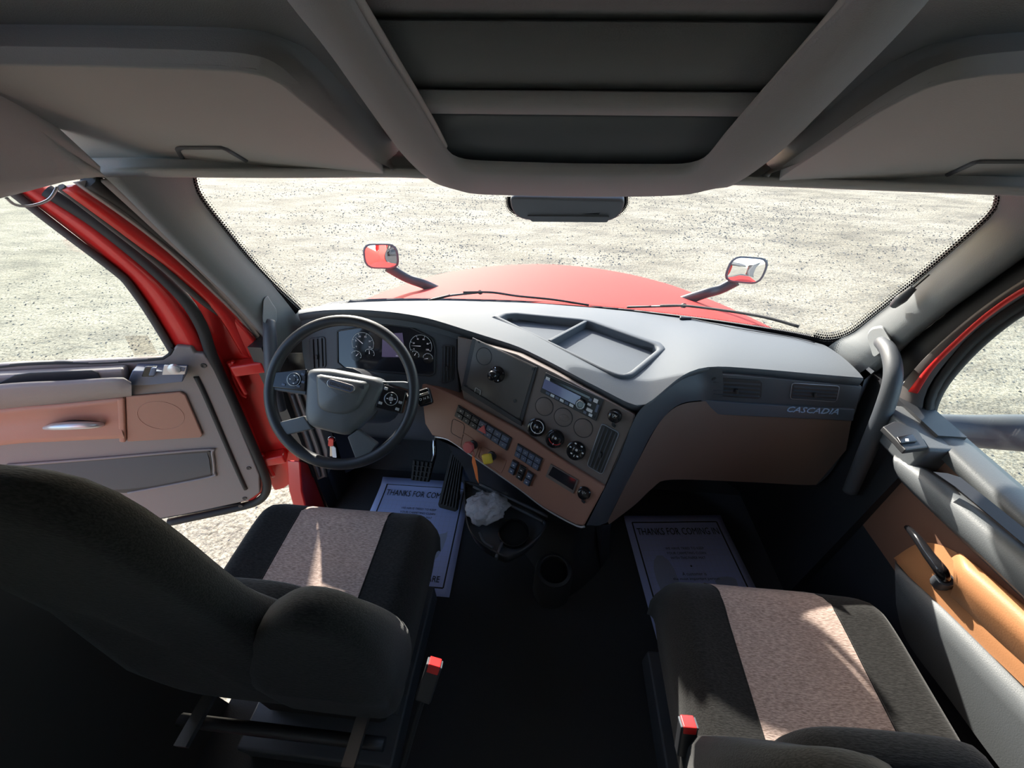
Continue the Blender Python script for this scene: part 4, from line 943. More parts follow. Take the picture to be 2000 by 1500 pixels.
# ------------------------------------------------------------------ lower console, cup tray
cl_ = [spx(p, -.005) for p in ((850, 856), (915, 886), (965, 921), (1015, 956), (1065, 994), (1130, 1028), (1150, 1026))] + [on((1190, 1024), y=.80), on((1215, 1012), y=.83)]
cl2 = [p + V((.0, .10, -.10)) for p in cl_]
fl_ = [V((-.42, 1.25, 0)), V((-.30, 1.10, 0)), V((-.18, .98, 0)), V((-.06, .88, 0)), V((0, .80, 0)), V((.06, .73, 0)), V((.12, .72, 0)), V((.22, .80, 0)), V((.30, .90, 0))]
loft('console_side', [cl_, [p + V((0, .02, -.02)) for p in cl_], cl2, [a.lerp(b, .5) + V((0, .03, 0)) for a, b in zip(cl2, fl_)], fl_], M['black'], dash, n=40)
loft('console_wall', [[on((1190, 1024), y=.80), on((1240, 986), y=.855), on((1275, 953), y=.9)], [V((.2, .88, .3)), V((.28, .95, .3)), V((.36, 1.02, .35))], [V((.26, .84, 0)), V((.30, 1.0, 0)), V((.34, 1.3, 0))]], M['black'], dash, n=16)
cup = thing('cup_tray', 'black pull out tray with round cup holder below the copper panel', 'cup holder', on((1000, 1050), z=.30))
rim_o = [on(p, z=.38) for p in ((905, 938), (906, 965), (908, 1000), (914, 1030), (932, 1056), (960, 1076), (985, 1088), (1000, 1086), (1030, 1070), (1058, 1044), (1070, 1022), (1060, 1012), (1000, 978), (950, 950))]
c_ = sum(rim_o, V()) / len(rim_o)
loft('tray_shell', [[p.lerp(c_, .45) + V((0, 0, -.12)) for p in rim_o + rim_o[:1]], [p.lerp(c_, .10) + V((0, 0, -.06)) for p in rim_o + rim_o[:1]], rim_o + rim_o[:1], [p.lerp(c_, .05) + V((0, 0, .004)) for p in rim_o + rim_o[:1]], [p.lerp(c_, .08) + V((0, 0, -.022)) for p in rim_o + rim_o[:1]]], M['black'], cup, n=60)
prism('tray_bottom', [p.lerp(c_, .07) for p in rim_o], V((0, 0, 1)), -.03, -.02, M['darkgrey'], cup)
cc = on((1003, 1040), z=.375)
lathe('cup_holder', cc, (0, 0, 1), [(.046, -.02), (.052, -.02), (.0535, .003), (.0505, .004), (.048, .0), (.046, -.018), (.001, -.0185)], M['gloss'], cup, 36)
lathe('cup_well', cc, (0, 0, 1), [(.0465, -.010), (0, -.0105)], mat('well_shade_black', (.002, .002, .002), .9), cup, 32)  # near-black disc paints the dark depth of the cup holder
box('cup_notch', on((975, 1076), z=.37), (V((.3, 1, 0)).normalized(), V((-1, .3, 0)).normalized(), V((0, 0, 1))), (.06, .008, .02), M['darkgrey'], cup, bw=.002)
tube('tray_handle', [on(p, z=.385) for p in ((937, 1040), (945, 1058), (962, 1070))], .006, M['darkgrey'], cup, seg=8)
for k in range(2):
    tube('rail', [on((925 + 12 * k, 950 - 5 * k), z=.41 + .02 * k), on((1060 + 10 * k, 1018 - 10 * k), z=.41 + .02 * k)], .006, M['darkgrey'], cup, seg=8, smooth=False)
c2 = on((1082, 1112), z=.16)
lc = thing('floor_cup_holder', 'black lower cup holder at the foot of the centre console', 'cup holder', c2 - V((0, 0, .16)))
lathe('body', c2, (0, 0, 1), [(.075, -.16), (.072, -.02), (.066, 0), (.055, .003), (.052, 0), (.05, -.03), (0, -.03)], M['black'], lc, 32)
lathe('well', c2, (0, 0, 1), [(.0495, -.02), (0, -.0205)], mat('floor_well_shade_black', (.002, .002, .002), .9), lc, 32)  # near-black disc again, depth of the hole painted as colour

# ------------------------------------------------------------------ instrument cluster
CL = (V((-.6, 1.175, .93)), V((0, -.9, .436)).normalized()); cn = CL[1]; cu_, cv_, _ = frame_z(cn)
ic = thing('instrument_cluster', 'instrument cluster with dark dials behind the steering wheel', 'gauge cluster', on((755, 690), pl=CL))
pp('bezel', [(586, 626), (620, 615), (700, 611), (775, 617), (837, 629), (893, 648), (893, 720), (900, 780), (830, 765), (650, 735), (600, 745), (590, 690)], CL, -.09, 0, M['darkgrey'], ic, bw=.004)
scr = pp('lens', [(660, 646), (700, 641), (762, 636), (800, 641), (842, 662), (848, 680), (847, 728), (840, 731), (675, 718), (662, 708)], CL, 0, .003, M['screen'], ic, bw=.001)
tube('lens_rim', [on(p, pl=off(CL, .004)) for p in ((660, 708), (659, 646), (700, 640), (762, 634), (802, 639), (845, 661), (850, 682), (849, 730), (840, 734), (675, 721), (660, 708))], .003, M['black'], ic, seg=6, smooth=False, n=70)
def gauge(p, r, nd, a0, a1, nums=None):
    c = on(p, pl=off(CL, .004)); g = lathe('gauge', c, cn, [(r * 1.06, 0), (r * 1.04, .001), (0, .001)], M['gloss'], ic, 40)
    ring('gauge_rim', c + cn * .0015, cn, r, .0009, M['white'], g, seg=48, a0=a0, a1=a1, tseg=4)
    a = math.radians(nd); d = cu_ * math.cos(a) + cv_ * math.sin(a); sd = cn.cross(d)
    prism('needle', [c + sd * .0011, c - sd * .0011, c + d * r * .85], cn, .002, .003, M['lcdtext'], g)
    n_ = len(nums) if nums else 5
    for k in range(n_):
        an = math.radians(a0 + (a1 - a0) * (k + .0) / (n_ - 1)); dd2 = cu_ * math.cos(an) + cv_ * math.sin(an)
        box('tick', c + dd2 * r * .9 + cn * .0018, (dd2, cn.cross(dd2), cn), (r * .14, .0012, .0006), M['white'], g)
        if nums: text('numeral', nums[k], c + dd2 * r * .68 + cn * .0012, cu_, cv_, .0034 * len(nums[k]), M['lcdtext'], g, th=0)
gauge((709, 671), .040, 140, 205, -25, ['0', '5', '10', '15', '20', '25'])
gauge((822, 676), .040, 180, 205, -25, ['0', '20', '40', '60', '80', '100'])
gauge((696, 695), .019, 45, 150, -20); gauge((722, 691), .018, 90, 150, -20); gauge((836, 700), .018, 190, 170, 0); gauge((810, 694), .016, 60, 120, -20)
lc_ = pp('display', [(747, 652), (786, 650), (792, 698), (746, 697)], off(CL, .003), 0, .001, M['lcd'], ic)
text('display_gear', 'N', on((780, 687), pl=off(CL, .0042)), cu_, cv_, .009, M['lcdtext'], lc_, th=0)
text('display_lines', '000000', on((778, 695), pl=off(CL, .0042)), cu_, cv_, .018, M['lcdtext'], lc_, th=0)
vent([(864, 673), (886, 676), (885, 742), (862, 749)], off(CL, .002), 3, False, 'air_vent', M['darkgrey'], ic)
vent([(605, 662), (634, 658), (636, 716), (608, 722)], off(CL, .002), 3, False, 'air_vent', M['darkgrey'], ic)
# knee bolster below the cluster
kb1 = [on(p, pl=CL) for p in ((590, 735), (650, 728), (720, 735), (790, 748), (850, 765))]
kb2 = [on(p, y=1.10) for p in ((590, 775), (650, 760), (720, 765), (790, 778), (850, 800))]
kb3 = [on(p, y=1.16) for p in ((600, 850), (660, 840), (720, 845), (790, 850), (850, 858))]
kb4 = [on(p, y=1.35) for p in ((620, 880), (680, 860), (740, 858), (790, 858), (850, 862))]
loft('knee_trim', [kb1, [a.lerp(b, .5) + V((0, -.01, .01)) for a, b in zip(kb1, kb2)], kb2], M['copper'], dash, n=20)
loft('knee_bolster', [kb2, [a.lerp(b, .4) + V((0, -.012, 0)) for a, b in zip(kb2, kb3)], kb3, kb4], M['darkgrey'], dash, n=20)
# column of slots at the door end of the dashboard
es_ = (V((-.95, 1.06, .6)), V((.15, -.98, .1)).normalized())
ep = pp('end_panel', [(543, 742), (600, 742), (612, 790), (640, 880), (640, 930), (618, 940), (590, 880), (560, 820)], es_, -.08, 0, M['pillar_taupe'], dash, bw=.005)
for k in range(3):
    tube('end_rib', ons([(556 + 15 * k, 770), (572 + 15 * k, 815), (594 + 15 * k, 875), (612 + 13 * k, 930)], pl=off(es_, .004)), .007, M['rubber'] if k % 2 == 0 else M['darkgrey'], ep, seg=8)

# ------------------------------------------------------------------ steering wheel
WC = V((-.625, .85, .887)); ti_, yw_ = math.radians(40), math.radians(5)
wn_ = V((math.sin(yw_) * math.cos(ti_), -math.cos(yw_) * math.cos(ti_), math.sin(ti_))); WP = (WC, wn_)
wh = thing('steering_wheel', 'black four spoke truck steering wheel with oval emblem on the hub', 'steering wheel', WC)
ring('rim', WC, wn_, .2135, .0165, M['black'], wh, seg=72, tseg=14)
M['wheelgrey'] = mat('wheel_leather_grey', (.12, .125, .128), .42, bump=.15, bscale=300)
def wpx(p, d=0): return on(p, pl=off(WP, d))
hub_px = [(603, 722), (620, 720), (648, 720), (742, 738), (757, 752), (737, 793), (718, 818), (684, 851), (660, 847), (607, 833), (598, 813), (601, 760)]
H0 = [wpx(p, 0) for p in hub_px]; hc_ = sum(H0, V()) / len(H0)
hubr = roundc(H0, .02, 4); K = len(hubr)
loft('hub_cover', [[p - wn_ * .03 for p in hubr + hubr[:1]], hubr + hubr[:1], [p.lerp(hc_, .04) + wn_ * .012 for p in hubr + hubr[:1]], [p.lerp(hc_, .14) + wn_ * .020 for p in hubr + hubr[:1]], [p.lerp(hc_, .6) + wn_ * .022 for p in hubr + hubr[:1]], [p.lerp(hc_, .999) + wn_ * .022 for p in hubr + hubr[:1]]], M['wheelgrey'], wh, n=K + 1, rs=False)
P = roundc([wpx(p, .012) for p in ((622, 729), (722, 745), (727, 752), (703, 800), (676, 812), (638, 806), (622, 795), (619, 735))], .02, 4); pc = sum(P, V()) / len(P)
loft('hub_pad', [P + P[:1], [p.lerp(pc, .06) + wn_ * .014 for p in P + P[:1]], [p.lerp(pc, .2) + wn_ * .020 for p in P + P[:1]], [p.lerp(pc, .999) + wn_ * .023 for p in P + P[:1]]], M['wheelgrey'], wh, n=len(P) + 1, rs=False)
wu = (wpx((692, 762)) - wpx((640, 746))).normalized(); wv = wn_.cross(wu)
ec = wpx((666, 754), .0415)
def oval(c, u, v, w_, h_, k=28):
    r = h_ / 2; return [c + u * ((w_ / 2 - r) * (1 if math.cos(2 * math.pi * i / k) > 0 else -1) + r * math.cos(2 * math.pi * i / k)) + v * r * math.sin(2 * math.pi * i / k) for i in range(k)]
em = prism('emblem', oval(ec, wu, wv, .082, .024), wn_, -.004, .002, M['chrome'], wh, bw=.001)
prism('emblem_field', oval(ec, wu, wv, .074, .017), wn_, .0015, .003, M['bluekey'], em)
text('emblem_lettering', 'FREIGHTLINER', ec + wn_ * .003, wu, wv, .064, M['chrome'], em, th=.001, height=.010)
text('airbag_lettering', 'AIRBAG', wpx((633, 742), .0395), wu, wv, .012, M['black'], wh, th=.0003)
prism('horn_symbol', [wpx(p, .0395) for p in ((700, 755), (711, 752), (711, 760), (705, 759))], wn_, 0, .0004, M['black'], wh)
def spoke(px, d0, d1, m_, nm='spoke', bw=.004): return prism(nm, [wpx(p) for p in px], wn_, d0, d1, m_, wh, bw=bw)
sl_ = spoke([(541, 727), (603, 721), (600, 765), (534, 757)], -.014, .010, M['gloss'])
sr_ = spoke([(752, 750), (796, 764), (786, 808), (734, 795)], -.014, .012, M['gloss'])
spoke([(532, 752), (601, 758), (600, 772), (536, 762)], -.02, .006, M['darkgrey'])
spoke([(596, 812), (612, 838), (560, 850), (538, 838), (540, 826)], -.016, .008, M['wheelgrey'])
spoke([(680, 853), (700, 838), (738, 866), (726, 884), (696, 896), (690, 880)], -.016, .008, M['wheelgrey'])
spoke([(738, 745), (768, 752), (800, 762), (806, 748), (790, 745)], -.016, .006, M['wheelgrey'])
for c, s_, d in (((574, 741), sl_, .010), ((764, 779), sr_, .012)):
    dp_ = lathe('control_pad', wpx(c, d), wn_, [(.021, 0), (.0205, .004), (.017, .005), (.016, .0035), (0, .0035)], M['gloss'], wh, 30)
    ring('pad_ring', wpx(c, d + .0045), wn_, .019, .0008, M['silver'], dp_, seg=36)
    lathe('pad_centre', wpx(c, d + .003), wn_, [(.007, 0), (.0065, .003), (0, .003)], M['silver'] if c[0] > 700 else M['black'], dp_, 18)
    for k in range(4):
        a = k * math.pi / 2 + .2; box('pad_mark', wpx(c, d + .0042) + (wu * math.cos(a) + wv * math.sin(a)) * .0115, (wu, wv, wn_), (.004, .003, .001), M['white'], dp_)
for p in ((554, 751), (592, 731), (592, 746), (583, 754)): box('spoke_button', wpx(p, .011), (wu, wv, wn_), (.010, .007, .003), M['bluekey'], sl_, bw=.001)
for p in ((743, 787), (754, 759), (776, 799), (782, 786)): box('spoke_button', wpx(p, .013), (wu, wv, wn_), (.011, .008, .003), M['silver'], sr_, bw=.001)
# column and stalk
tube('column_shroud', [WC - wn_ * .02, WC - wn_ * .10 , WC - wn_ * .22 + V((0, 0, -.01))], [.075, .08, .075], M['black'], wh, seg=20)
tube('lower_shroud', [WC - wn_ * .06 + V((.02, 0, -.05)), WC - wn_ * .24 + V((.02, .02, -.07))], [.06, .07], M['darkgrey'], wh, seg=16)
st_ = thing('gear_stalk', 'black column stalk with silver band right of the steering wheel', 'lever', wpx((826, 775), -.03))
tube('lever_arm', [WC - wn_ * .08 + wu * .07, wpx((800, 778), -.05), wpx((822, 776), -.035)], [.010, .010, .012], M['black'], st_, seg=10)
a_ = (wpx((838, 768), -.03) - wpx((815, 775), -.03)).normalized()
hd = box('stalk_head', wpx((829, 776), -.03), (a_, wn_.cross(a_), wn_), (.045, .052, .03), M['gloss'], st_, bw=.008)
box('silver_band', wpx((828, 770), -.0145), (a_, wn_.cross(a_), wn_), (.030, .008, .003), M['chrome'], hd, bw=.001)
text('stalk_lettering', 'D N R', wpx((829, 778), -.015), a_, wn_.cross(a_), .03, M['white'], hd, th=.0003)

# ------------------------------------------------------------------ keys, pedals
ky = thing('key_ring', 'key with white tag hanging under the steering wheel', 'keys', on((650, 880), y=.98))
k0 = on((648, 858), y=.98)
ring('ring', k0, V((.2, -1, .2)).normalized(), .013, .0014, M['chrome'], ky, seg=28)
prism('key_blade', [on(p, y=.978) for p in ((645, 868), (650, 868), (650, 890), (645, 890))], V((0, -1, 0)), 0, .003, M['steel'], ky)
prism('key_head', roundc([on(p, y=.975) for p in ((643, 855), (652, 856), (652, 870), (642, 869))], .005), V((0, -1, 0)), 0, .006, M['redbtn'], ky)
prism('tag', roundc([on(p, y=.972) for p in ((648, 868), (656, 874), (658, 893), (650, 892))], .004), V((0, -1, 0)), 0, .003, M['white'], ky)
BPL = (V((-.60, 1.13, .17)), V((0, -.78, .62)).normalized())
bp_ = thing('brake_pedal', 'square ribbed brake pedal on a chrome lever', 'pedal', on((822, 921), pl=BPL) + V((0, 0, -.05)))
pq = [(806, 898), (848, 903), (838, 942), (802, 938)]
pp('pad', pq, BPL, -.014, 0, M['rubber'], bp_, bw=.004)
for k in range(5):
    t = (k + .5) / 5
    a, b = on(pq[0], pl=BPL).lerp(on(pq[1], pl=BPL), t), on(pq[3], pl=BPL).lerp(on(pq[2], pl=BPL), t)
    box('grip_rib', (a + b) / 2 + BPL[1] * .003, ((b - a).normalized(), BPL[1].cross((b - a).normalized()), BPL[1]), ((b - a).length * .94, .008, .008), M['rubber'], bp_, bw=.001)
for k in range(3):
    t = (k + 1) / 4
    a, b = on(pq[0], pl=BPL).lerp(on(pq[3], pl=BPL), t), on(pq[1], pl=BPL).lerp(on(pq[2], pl=BPL), t)
    box('grip_rib', (a + b) / 2 + BPL[1] * .0035, ((b - a).normalized(), BPL[1].cross((b - a).normalized()), BPL[1]), ((b - a).length * .94, .004, .009), M['rubber'], bp_)
tube('lever', [on((840, 915), pl=off(BPL, -.012)), on((848, 890), y=1.22), on((848, 865), y=1.26), on((848, 845), y=1.30)], .011, M['chrome'], bp_, seg=10)
APL = (V((-.43, 1.06, .08)), V((0, -.74, .67)).normalized())
ac = thing('accelerator_pedal', 'long black ribbed accelerator pedal', 'pedal', on((875, 985), pl=APL) + V((0, 0, -.03)))
aq = [(884, 879), (906, 887), (893, 999), (856, 989)]
pp('treadle', [(880, 884), (888, 877), (902, 880), (906, 890), (894, 996), (889, 1000), (858, 992), (855, 986)], APL, -.016, 0, M['rubber'], ac, bw=.005)
for k in range(6):
    t = (k + .6) / 6.2
    a, b = on(aq[0], pl=APL).lerp(on(aq[1], pl=APL), t), on(aq[3], pl=APL).lerp(on(aq[2], pl=APL), t); a, b = a.lerp(b, .05), b.lerp(a, .05)
    box('grip_rib', (a + b) / 2 + APL[1] * .002, ((b - a).normalized(), APL[1].cross((b - a).normalized()), APL[1]), ((b - a).length, .0055, .007), M['black'], ac, bw=.001)
box('pedal_foot', on((875, 975), pl=off(APL, -.03)) + V((0, .02, -.02)), XYZ, (.05, .08, .05), M['black'], ac, bw=.005)

# ------------------------------------------------------------------ paper floor mats
def paper_mat(c, th, label, lines, torn=None):
    a = V((math.cos(th), math.sin(th), 0)); b = V((-math.sin(th), math.cos(th), 0)); W, H = .457, .546; c = V((c[0], c[1], .0))
    t = thing('paper_floor_mat', label, 'floor mat', c, 'printed paper floor mats')
    def q(u, v): return c + a * (u * W) + b * (v * H)
    N = 14; rows_ = []
    random.seed(int(c.x * 100))
    ph = random.random() * 6
    def hgt(u, v): return .004 + .0012 * math.sin(u * 7 + ph) * math.sin(v * 6 + ph) + (.018 * max(0, v - .42) / .08 if v > .42 else 0) * (1 if c.x < 0 else .3)
    for j in range(N + 1):
        rows_.append([q(-.5 + i / N, -.5 + j / N) + V((0, 0, hgt(-.5 + i / N, -.5 + j / N))) for i in range(N + 1)])
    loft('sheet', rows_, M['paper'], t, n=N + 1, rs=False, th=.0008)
    def up(p, u, v, e=.0012): return V((p.x, p.y, hgt(u, v) + e))
    def stripe(nm, u0, v0, u1, v1, w_, m_, e=.0012):
        k = 12; A = []; B = []
        d = V((u1 - u0, v1 - v0)); along_u = abs(d.x) > abs(d.y)
        for i in range(k + 1):
            u, v = u0 + (u1 - u0) * i / k, v0 + (v1 - v0) * i / k
            s = b * w_ / 2 if along_u else a * w_ / 2
            A.append(up(q(u, v) + s, u, v, e)); B.append(up(q(u, v) - s, u, v, e))
        return loft(nm, [A, B], m_, t, n=k + 1, rs=False)
    m_ = .43; mv = .44
    for k in range(17):
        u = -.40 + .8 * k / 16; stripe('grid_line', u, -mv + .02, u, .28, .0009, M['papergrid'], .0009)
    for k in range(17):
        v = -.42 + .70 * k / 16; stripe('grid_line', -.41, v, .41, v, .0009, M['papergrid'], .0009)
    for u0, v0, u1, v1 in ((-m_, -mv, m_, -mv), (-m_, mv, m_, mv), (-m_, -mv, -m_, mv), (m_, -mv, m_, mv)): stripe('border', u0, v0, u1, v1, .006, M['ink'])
    for s, u, v, w_, h_ in lines:
        text('lettering', s, up(q(u, v), u, v, .0014) + V((0, 0, .001)), a, b, w_, M['ink'], t, th=0, height=h_, bold=0)
    for u, v, r1, r2 in ((-.26, -.05, .045, .11), (.26, -.05, .045, .11)):   # pale foot prints on the sheet
        o = [q(u, v) + a * (r1 * math.cos(k * .4488) * (1 + .15 * math.sin(k * .4488))) + b * (r2 * math.sin(k * .4488)) for k in range(14)]
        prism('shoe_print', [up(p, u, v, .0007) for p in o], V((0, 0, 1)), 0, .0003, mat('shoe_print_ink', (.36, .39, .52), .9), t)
    return t
LN = [('THANKS FOR COMING IN', 0, .355, .37, .034), ('WE HAVE TRIED TO KEEP', 0, .205, .17, .011), ('YOUR CARPETING CLEAN', 0, .165, .17, .011), ('WITH THIS PAPER MAT', 0, .125, .15, .011)]
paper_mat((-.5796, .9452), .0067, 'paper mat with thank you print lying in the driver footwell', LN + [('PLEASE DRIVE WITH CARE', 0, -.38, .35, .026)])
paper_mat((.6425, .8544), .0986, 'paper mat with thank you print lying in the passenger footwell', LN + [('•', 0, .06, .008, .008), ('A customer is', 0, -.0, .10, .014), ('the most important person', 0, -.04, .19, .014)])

# ------------------------------------------------------------------ seats
def pillow(name, outl, nrm, th, m_, parent, rings=5, puff=.25, tvar=None):
    """cushion body from an outline: rounded edge, slightly domed faces"""
    n = len(outl); c = sum(outl, V()) / n; nrm = V(nrm); rows_ = []
    def inset(p, k): return p.lerp(c, k)
    tv = tvar or (lambda p: 1.0)
    prof = [(.9995, 1 + puff), (.6, 1 + puff * .8), (.3, 1 + puff * .45), (.14, 1.0), (.05, .82), (.01, .45), (0, 0), (.01, -.45), (.05, -.82), (.14, -1.0), (.3, -1 - puff * .3), (.6, -1 - puff * .5), (.9995, -1 - puff * .6)]
    for k, h in prof: rows_.append([inset(p, k) + nrm * (h * th / 2 * tv(inset(p, k))) for p in outl + outl[:1]])
    return loft(name, rows_, m_, parent, n=n + 1, rs=False)
def seat(loc, side, label, recline=.06):
    """loc: middle of the cushion front edge on the floor plane; side +1 when the aisle lies towards +x"""
    lx, ly = loc; t = thing('vehicle_chair', label, 'chair', (lx, ly - .25, 0), 'cab seats')
    W = .28; D = .50; zt = .56
    # cushion: grid with side bolsters, centre strip is another cloth
    NX, NY = 28, 22
    def top(u, v):   # u -1..1 across, v 0 front .. 1 back
        z = zt + .035 * abs(u) ** 3 - .012 * (1 - u * u) - .02 * v
        e = max(0, (abs(u) - .80) / .20); z -= .075 * e ** 2.2
        f = max(0, (.16 - v) / .16); z -= .085 * f ** 2.0
        return z
    def pos(u, v):
        w_ = W * (1 - .05 * max(0, (.25 - v)) * 4 * .6); fy = ly - D * v - .03 * (abs(u) ** 3) * (1 if v < .5 else 0) * (1 - 2 * v)
        return V((lx + u * w_, fy, top(u, v)))
    vs_ = [pos(-1 + 2 * i / NX, j / NY) for j in range(NY + 1) for i in range(NX + 1)]
    fb, fc = [], []
    for j in range(NY):
        for i in range(NX):
            u = -1 + 2 * (i + .5) / NX; q = (j * (NX + 1) + i, j * (NX + 1) + i + 1, (j + 1) * (NX + 1) + i + 1, (j + 1) * (NX + 1) + i)
            (fc if abs(u) < .50 else fb).append(q)
    # skirt sides
    nb = len(vs_); per = [i for i in range(NX + 1)] + [j * (NX + 1) + NX for j in range(1, NY + 1)] + [NY * (NX + 1) + i for i in range(NX - 1, -1, -1)] + [j * (NX + 1) for j in range(NY - 1, 0, -1)]
    for kk, (sc, dz) in enumerate(((1.012, -.05), (.99, -.13))):
        for p in per:
            q = vs_[p]; cxx = V((lx, ly - D / 2, q.z)); vs_.append(cxx + (q - cxx) * sc + V((0, 0, dz)))
    m_ = len(per)
    for i in range(m_):
        j = (i + 1) % m_; fb.append((per[i], per[j], nb + j, nb + i)); fb.append((nb + i, nb + j, nb + m_ + j, nb + m_ + i))
    mesh('seat_cushion', vs_, fb, M['blackcloth'], t, smooth=True)
    used = sorted({k for f in fc for k in f}); mp = {k: i for i, k in enumerate(used)}
    mesh('centre_cloth', [vs_[k] + V((0, 0, .001)) for k in used], [tuple(mp[k] for k in f) for f in fc], M['tancloth'], t, smooth=True)
    for s in (-.5, .5): tube('seam', [pos(s, j / NY) + V((0, 0, .0)) for j in range(0, NY + 1, 2)], .0022, M['blackcloth'], t, seg=6)
    # backrest
    by = ly - D + .06
    sh_ = .0 if side > 0 else .20
    main = [(.0, .34), (.14, .345), (.15 - sh_ * .3, .50), (.12 - sh_ * .6, .68), (.085 - sh_, .82), (.066 - sh_, .95), (.060 - sh_, 1.08), (.045 - sh_, 1.17), (.005 - sh_, 1.23), (-.10 - sh_ * .5, 1.248), (-.20, 1.214), (-.265, 1.155), (-.305, 1.07), (-.318, .95), (-.315, .78), (-.30, .55), (-.27, .38), (-.18, .34)]
    bols = [(.0, .36), (.20, .35), (.28, .39), (.312, .55), (.320, .68), (.314, .78), (.290, .862), (.250, .912), (.205, .922), (.160, .898), (.105, .838), (.05, .76), (.0, .64), (-.01, .48)]
    yb = lambda z: by - recline * (z - .46)
    tvr = lambda p: 1.0 - .5 * min(1, max(0, (p.z - .60) / .25))
    for nm, ol, th_ in (('backrest', main, .14), ('shoulder_bolster', bols, .15)):
        pts = [V((lx + side * a, yb(b), b)) for a, b in ol]
        pts = resample(pts + pts[:1], 61)[:-1]
        pillow(nm, pts, V((0, -1, 0)), th_, M['blackcloth'], t, tvar=tvr, puff=.12)
    hp = resample([V((lx + a, yb(b) + .005, b)) for a, b in ((-.15, .56), (-.17, .68), (-.14, .76), (0, .78), (.10, .76), (.15, .68), (.15, .56), (-.15, .56))], 50)[:-1]
    pillow('lumbar_pad', [p + V((0, .05, 0)) for p in hp], V((0, -1, 0)), .06, M['blackcloth'], t)
    # base: riser, suspension bellows, slide rails
    pr = lambda *a, **k: abox(*a, t, **k)
    pr('seat_pan', (lx - .25, ly - D + .02, .40), (lx + .25, ly - .04, .47), M['black'], bw=.01)
    pr('suspension_box', (lx - .19, ly - D + .03, .10), (lx + .19, ly - .10, .40), M['rubber'], bw=.02)
    pr('floor_plate', (lx - .23, ly - D - .06, .0), (lx + .23, ly - .06, .10), M['darkgrey'], bw=.008)
    for s in (-1, 1): pr('slide_rail', (lx + s * .2 - .015, ly - D - .10, .385), (lx + s * .2 + .015, ly - .02, .40), M['steel'])
    tube('rear_bar', [V((lx - .26, ly - D - .05, .36)), V((lx + .26, ly - D - .05, .36))], .014, M['black'], t, seg=10)
    lathe('recline_joint', V((lx + side * .275, ly - D + .06, .50)), V((side, 0, 0)), [(.055, -.01), (.055, .018), (.04, .026), (0, .028)], M['black'], t, 24)
    return t
seat((-.625, .73), 1, 'driver seat with dark backrest turned to the camera and lit tan strip')
seat((.60, .585), -1, 'passenger seat with tan striped cushion beside the closed door')
def buckle(p, d, label, bm_=M['redbtn']):
    P = V(p); d = V(d).normalized(); u, v, n = frame_z(V((0, 0, 1)).cross(d).cross(d))
    t = thing('seat_belt_buckle', label, 'buckle', P - d * .14, 'seat belt buckles')
    s = d.cross(V((0, -1, .3))).normalized(); q = s.cross(d)
    box('body', P, (s, d, q), (.034, .085, .022), M['black'], t, bw=.004)
    box('release_button', P + d * .036, (s, d, q), (.026, .020, .024), bm_, t, bw=.002)
    box('rim', P + d * .0405, (s, d, q), (.035, .006, .0215), M['darkgrey'], t, bw=.002)
    tube('strap', [P - d * .04, P - d * .10 + V((0, -.01, 0)), P - d * .17 + V((0, -.02, -.01))], .012, M['rubber'], t, seg=8, flat=.35)
    return t
b1 = on((838, 1330), z=.60)
buckle(b1, V((.25, .55, .75)), 'red seat belt buckle standing beside the driver seat')
b2 = on((1340, 1440), z=.56)
buckle(b2, V((-.05, .35, .9)), 'red seat belt buckle beside the passenger seat')

# ------------------------------------------------------------------ grab handles
def grab(pts, base_px, label, s):
    t = thing('grab_handle', label, 'handle', pts[-1], 'grab handles on the windshield pillars')
    tube('bar', pts, [.019, .021, .022, .021, .019], M['darkgrey'], t, seg=16, n=50)
    B = base_px; n = V((-s * .6, -.8, .1)).normalized()
    prism('mount', roundc(B, .012, 4), n, -.02, .006, M['pillar'], t, bw=.006)
    return t
xr = .965
grab([on((1722, 668), x=xr), on((1738, 690), x=xr - .02), on((1744, 738), x=xr - .035), on((1725, 805), x=xr - .035), on((1700, 865), x=xr - .03), on((1660, 960), x=xr - .01)], ons([(1693, 655), (1702, 642), (1724, 638), (1742, 668), (1730, 680), (1706, 698)], x=.962), 'long grey grab handle on the passenger side windshield pillar', 1)
grab([on((526, 628), x=-.965), on((527, 650), x=-.955), on((529, 690), x=-.95), on((533, 740), x=-.95), on((548, 800), x=-.955)], ons([(514, 585), (522, 576), (530, 590), (541, 606), (540, 632), (513, 630)], x=-.965), 'dark grab handle on the pillar beside the open door', -1)
# small clip on the right pillar
cp = thing('pillar_clip', 'small dark clip on the passenger windshield pillar', 'clip', on((1768, 590), x=.965))
tube('body', [on((1746, 596), x=.955), on((1762, 582), x=.945), on((1785, 562), x=.955)], [.010, .014, .008], M['darkgrey'], cp, seg=10)
tube('cord', [on((1785, 562), x=.955), on((1815, 536), x=.965)], .0025, M['black'], cp, seg=6, smooth=False)

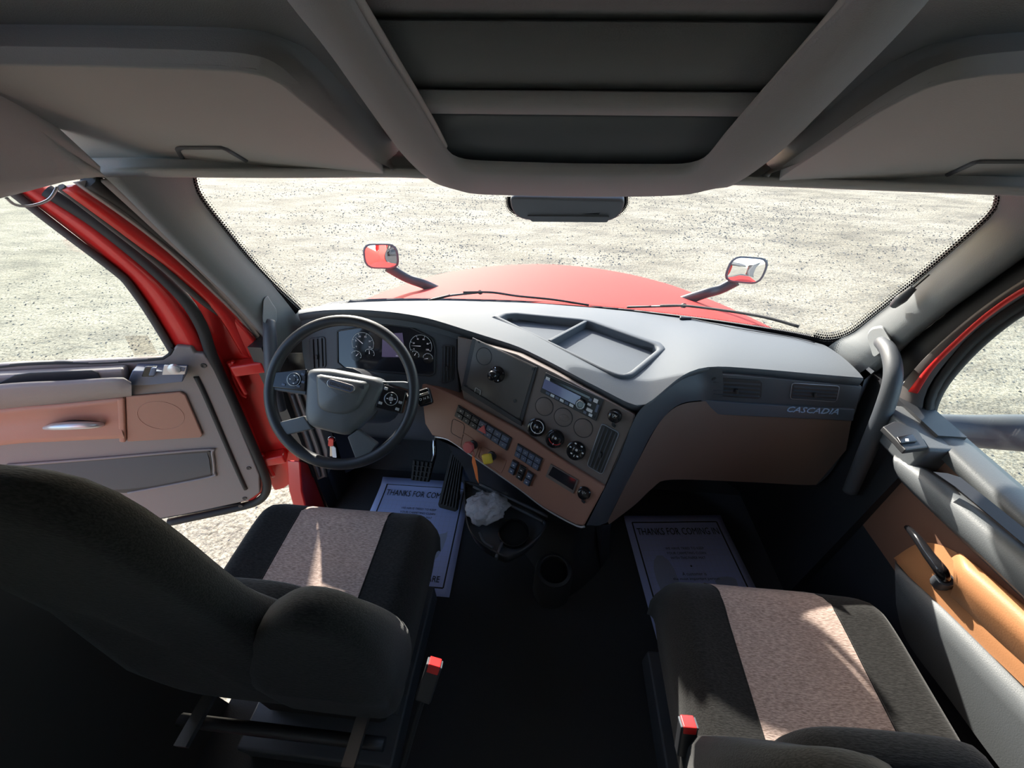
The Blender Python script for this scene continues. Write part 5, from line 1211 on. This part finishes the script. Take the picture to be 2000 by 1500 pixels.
# ------------------------------------------------------------------ plastic bag, orange tag
random.seed(11)
bm = bmesh.new(); bmesh.ops.create_icosphere(bm, subdivisions=4, radius=1)
from mathutils import noise
bc = on((945, 993), z=.40)
for v in bm.verts:
    n = v.co.normalized(); d = 1 + .28 * noise.noise(n * 2.2 + V((3, 1, 0))) + .22 * (1 - 2 * abs(noise.noise(n * 4.5))) * .7 + .10 * noise.noise(n * 11)
    v.co = V((n.x * .058 * d, n.y * .058 * d, n.z * .036 * d))
for v in bm.verts:
    if v.co.x > .02: v.co += V((.022 * (v.co.x / .06), .022 * (v.co.x / .06), .01))
    v.co += bc
me = bpy.data.meshes.new('plastic_bag')
org = bc - V((0, 0, .03))
for v in bm.verts: v.co -= org
for f in bm.faces: f.smooth = True
bm.to_mesh(me); bm.free()
mb = bpy.data.materials.new('thin_plastic_film'); mb.use_nodes = True; tt = mb.node_tree; tt.nodes.clear()
oo = tt.nodes.new('ShaderNodeOutputMaterial'); mx = tt.nodes.new('ShaderNodeMixShader'); mx.inputs[0].default_value = .72
tr = tt.nodes.new('ShaderNodeBsdfTransparent'); pr_ = tt.nodes.new('ShaderNodeBsdfPrincipled'); pr_.inputs['Base Color'].default_value = (.72, .74, .80, 1); pr_.inputs['Roughness'].default_value = .22
nz = tt.nodes.new('ShaderNodeTexNoise'); nz.inputs['Scale'].default_value = 60; bpn = tt.nodes.new('ShaderNodeBump'); bpn.inputs['Strength'].default_value = .8; bpn.inputs['Distance'].default_value = .01
tcn = tt.nodes.new('ShaderNodeTexCoord'); tt.links.new(tcn.outputs['Object'], nz.inputs['Vector']); tt.links.new(nz.outputs['Fac'], bpn.inputs['Height']); tt.links.new(bpn.outputs[0], pr_.inputs['Normal'])
tt.links.new(tr.outputs[0], mx.inputs[1]); tt.links.new(pr_.outputs[0], mx.inputs[2]); tt.links.new(mx.outputs[0], oo.inputs[0])
pb = finish('plastic_bag', me, mb, None, org); tag(pb, 'crumpled clear plastic bag lying in the cup tray', 'plastic bag')
tg = thing('warning_tag', 'orange paper tag hanging from the red brake knob', 'tag', spx((930, 925), .05))
k0 = spx((922, 876), .036)
tube('string', [k0, on((926, 886), pl=off(SP, .046)), on((924, 895), pl=off(SP, .046)), on((925, 903), pl=off(SP, .046))], .0012, M['pinkred'], tg, seg=6)
tgp = [on(p, pl=off(SP, .046)) for p in ((923, 889), (927, 893), (932, 912), (935, 944), (930, 935), (926, 918), (922, 902))]
prism('sheet', tgp, sn, 0, .0012, M['orange'], tg)
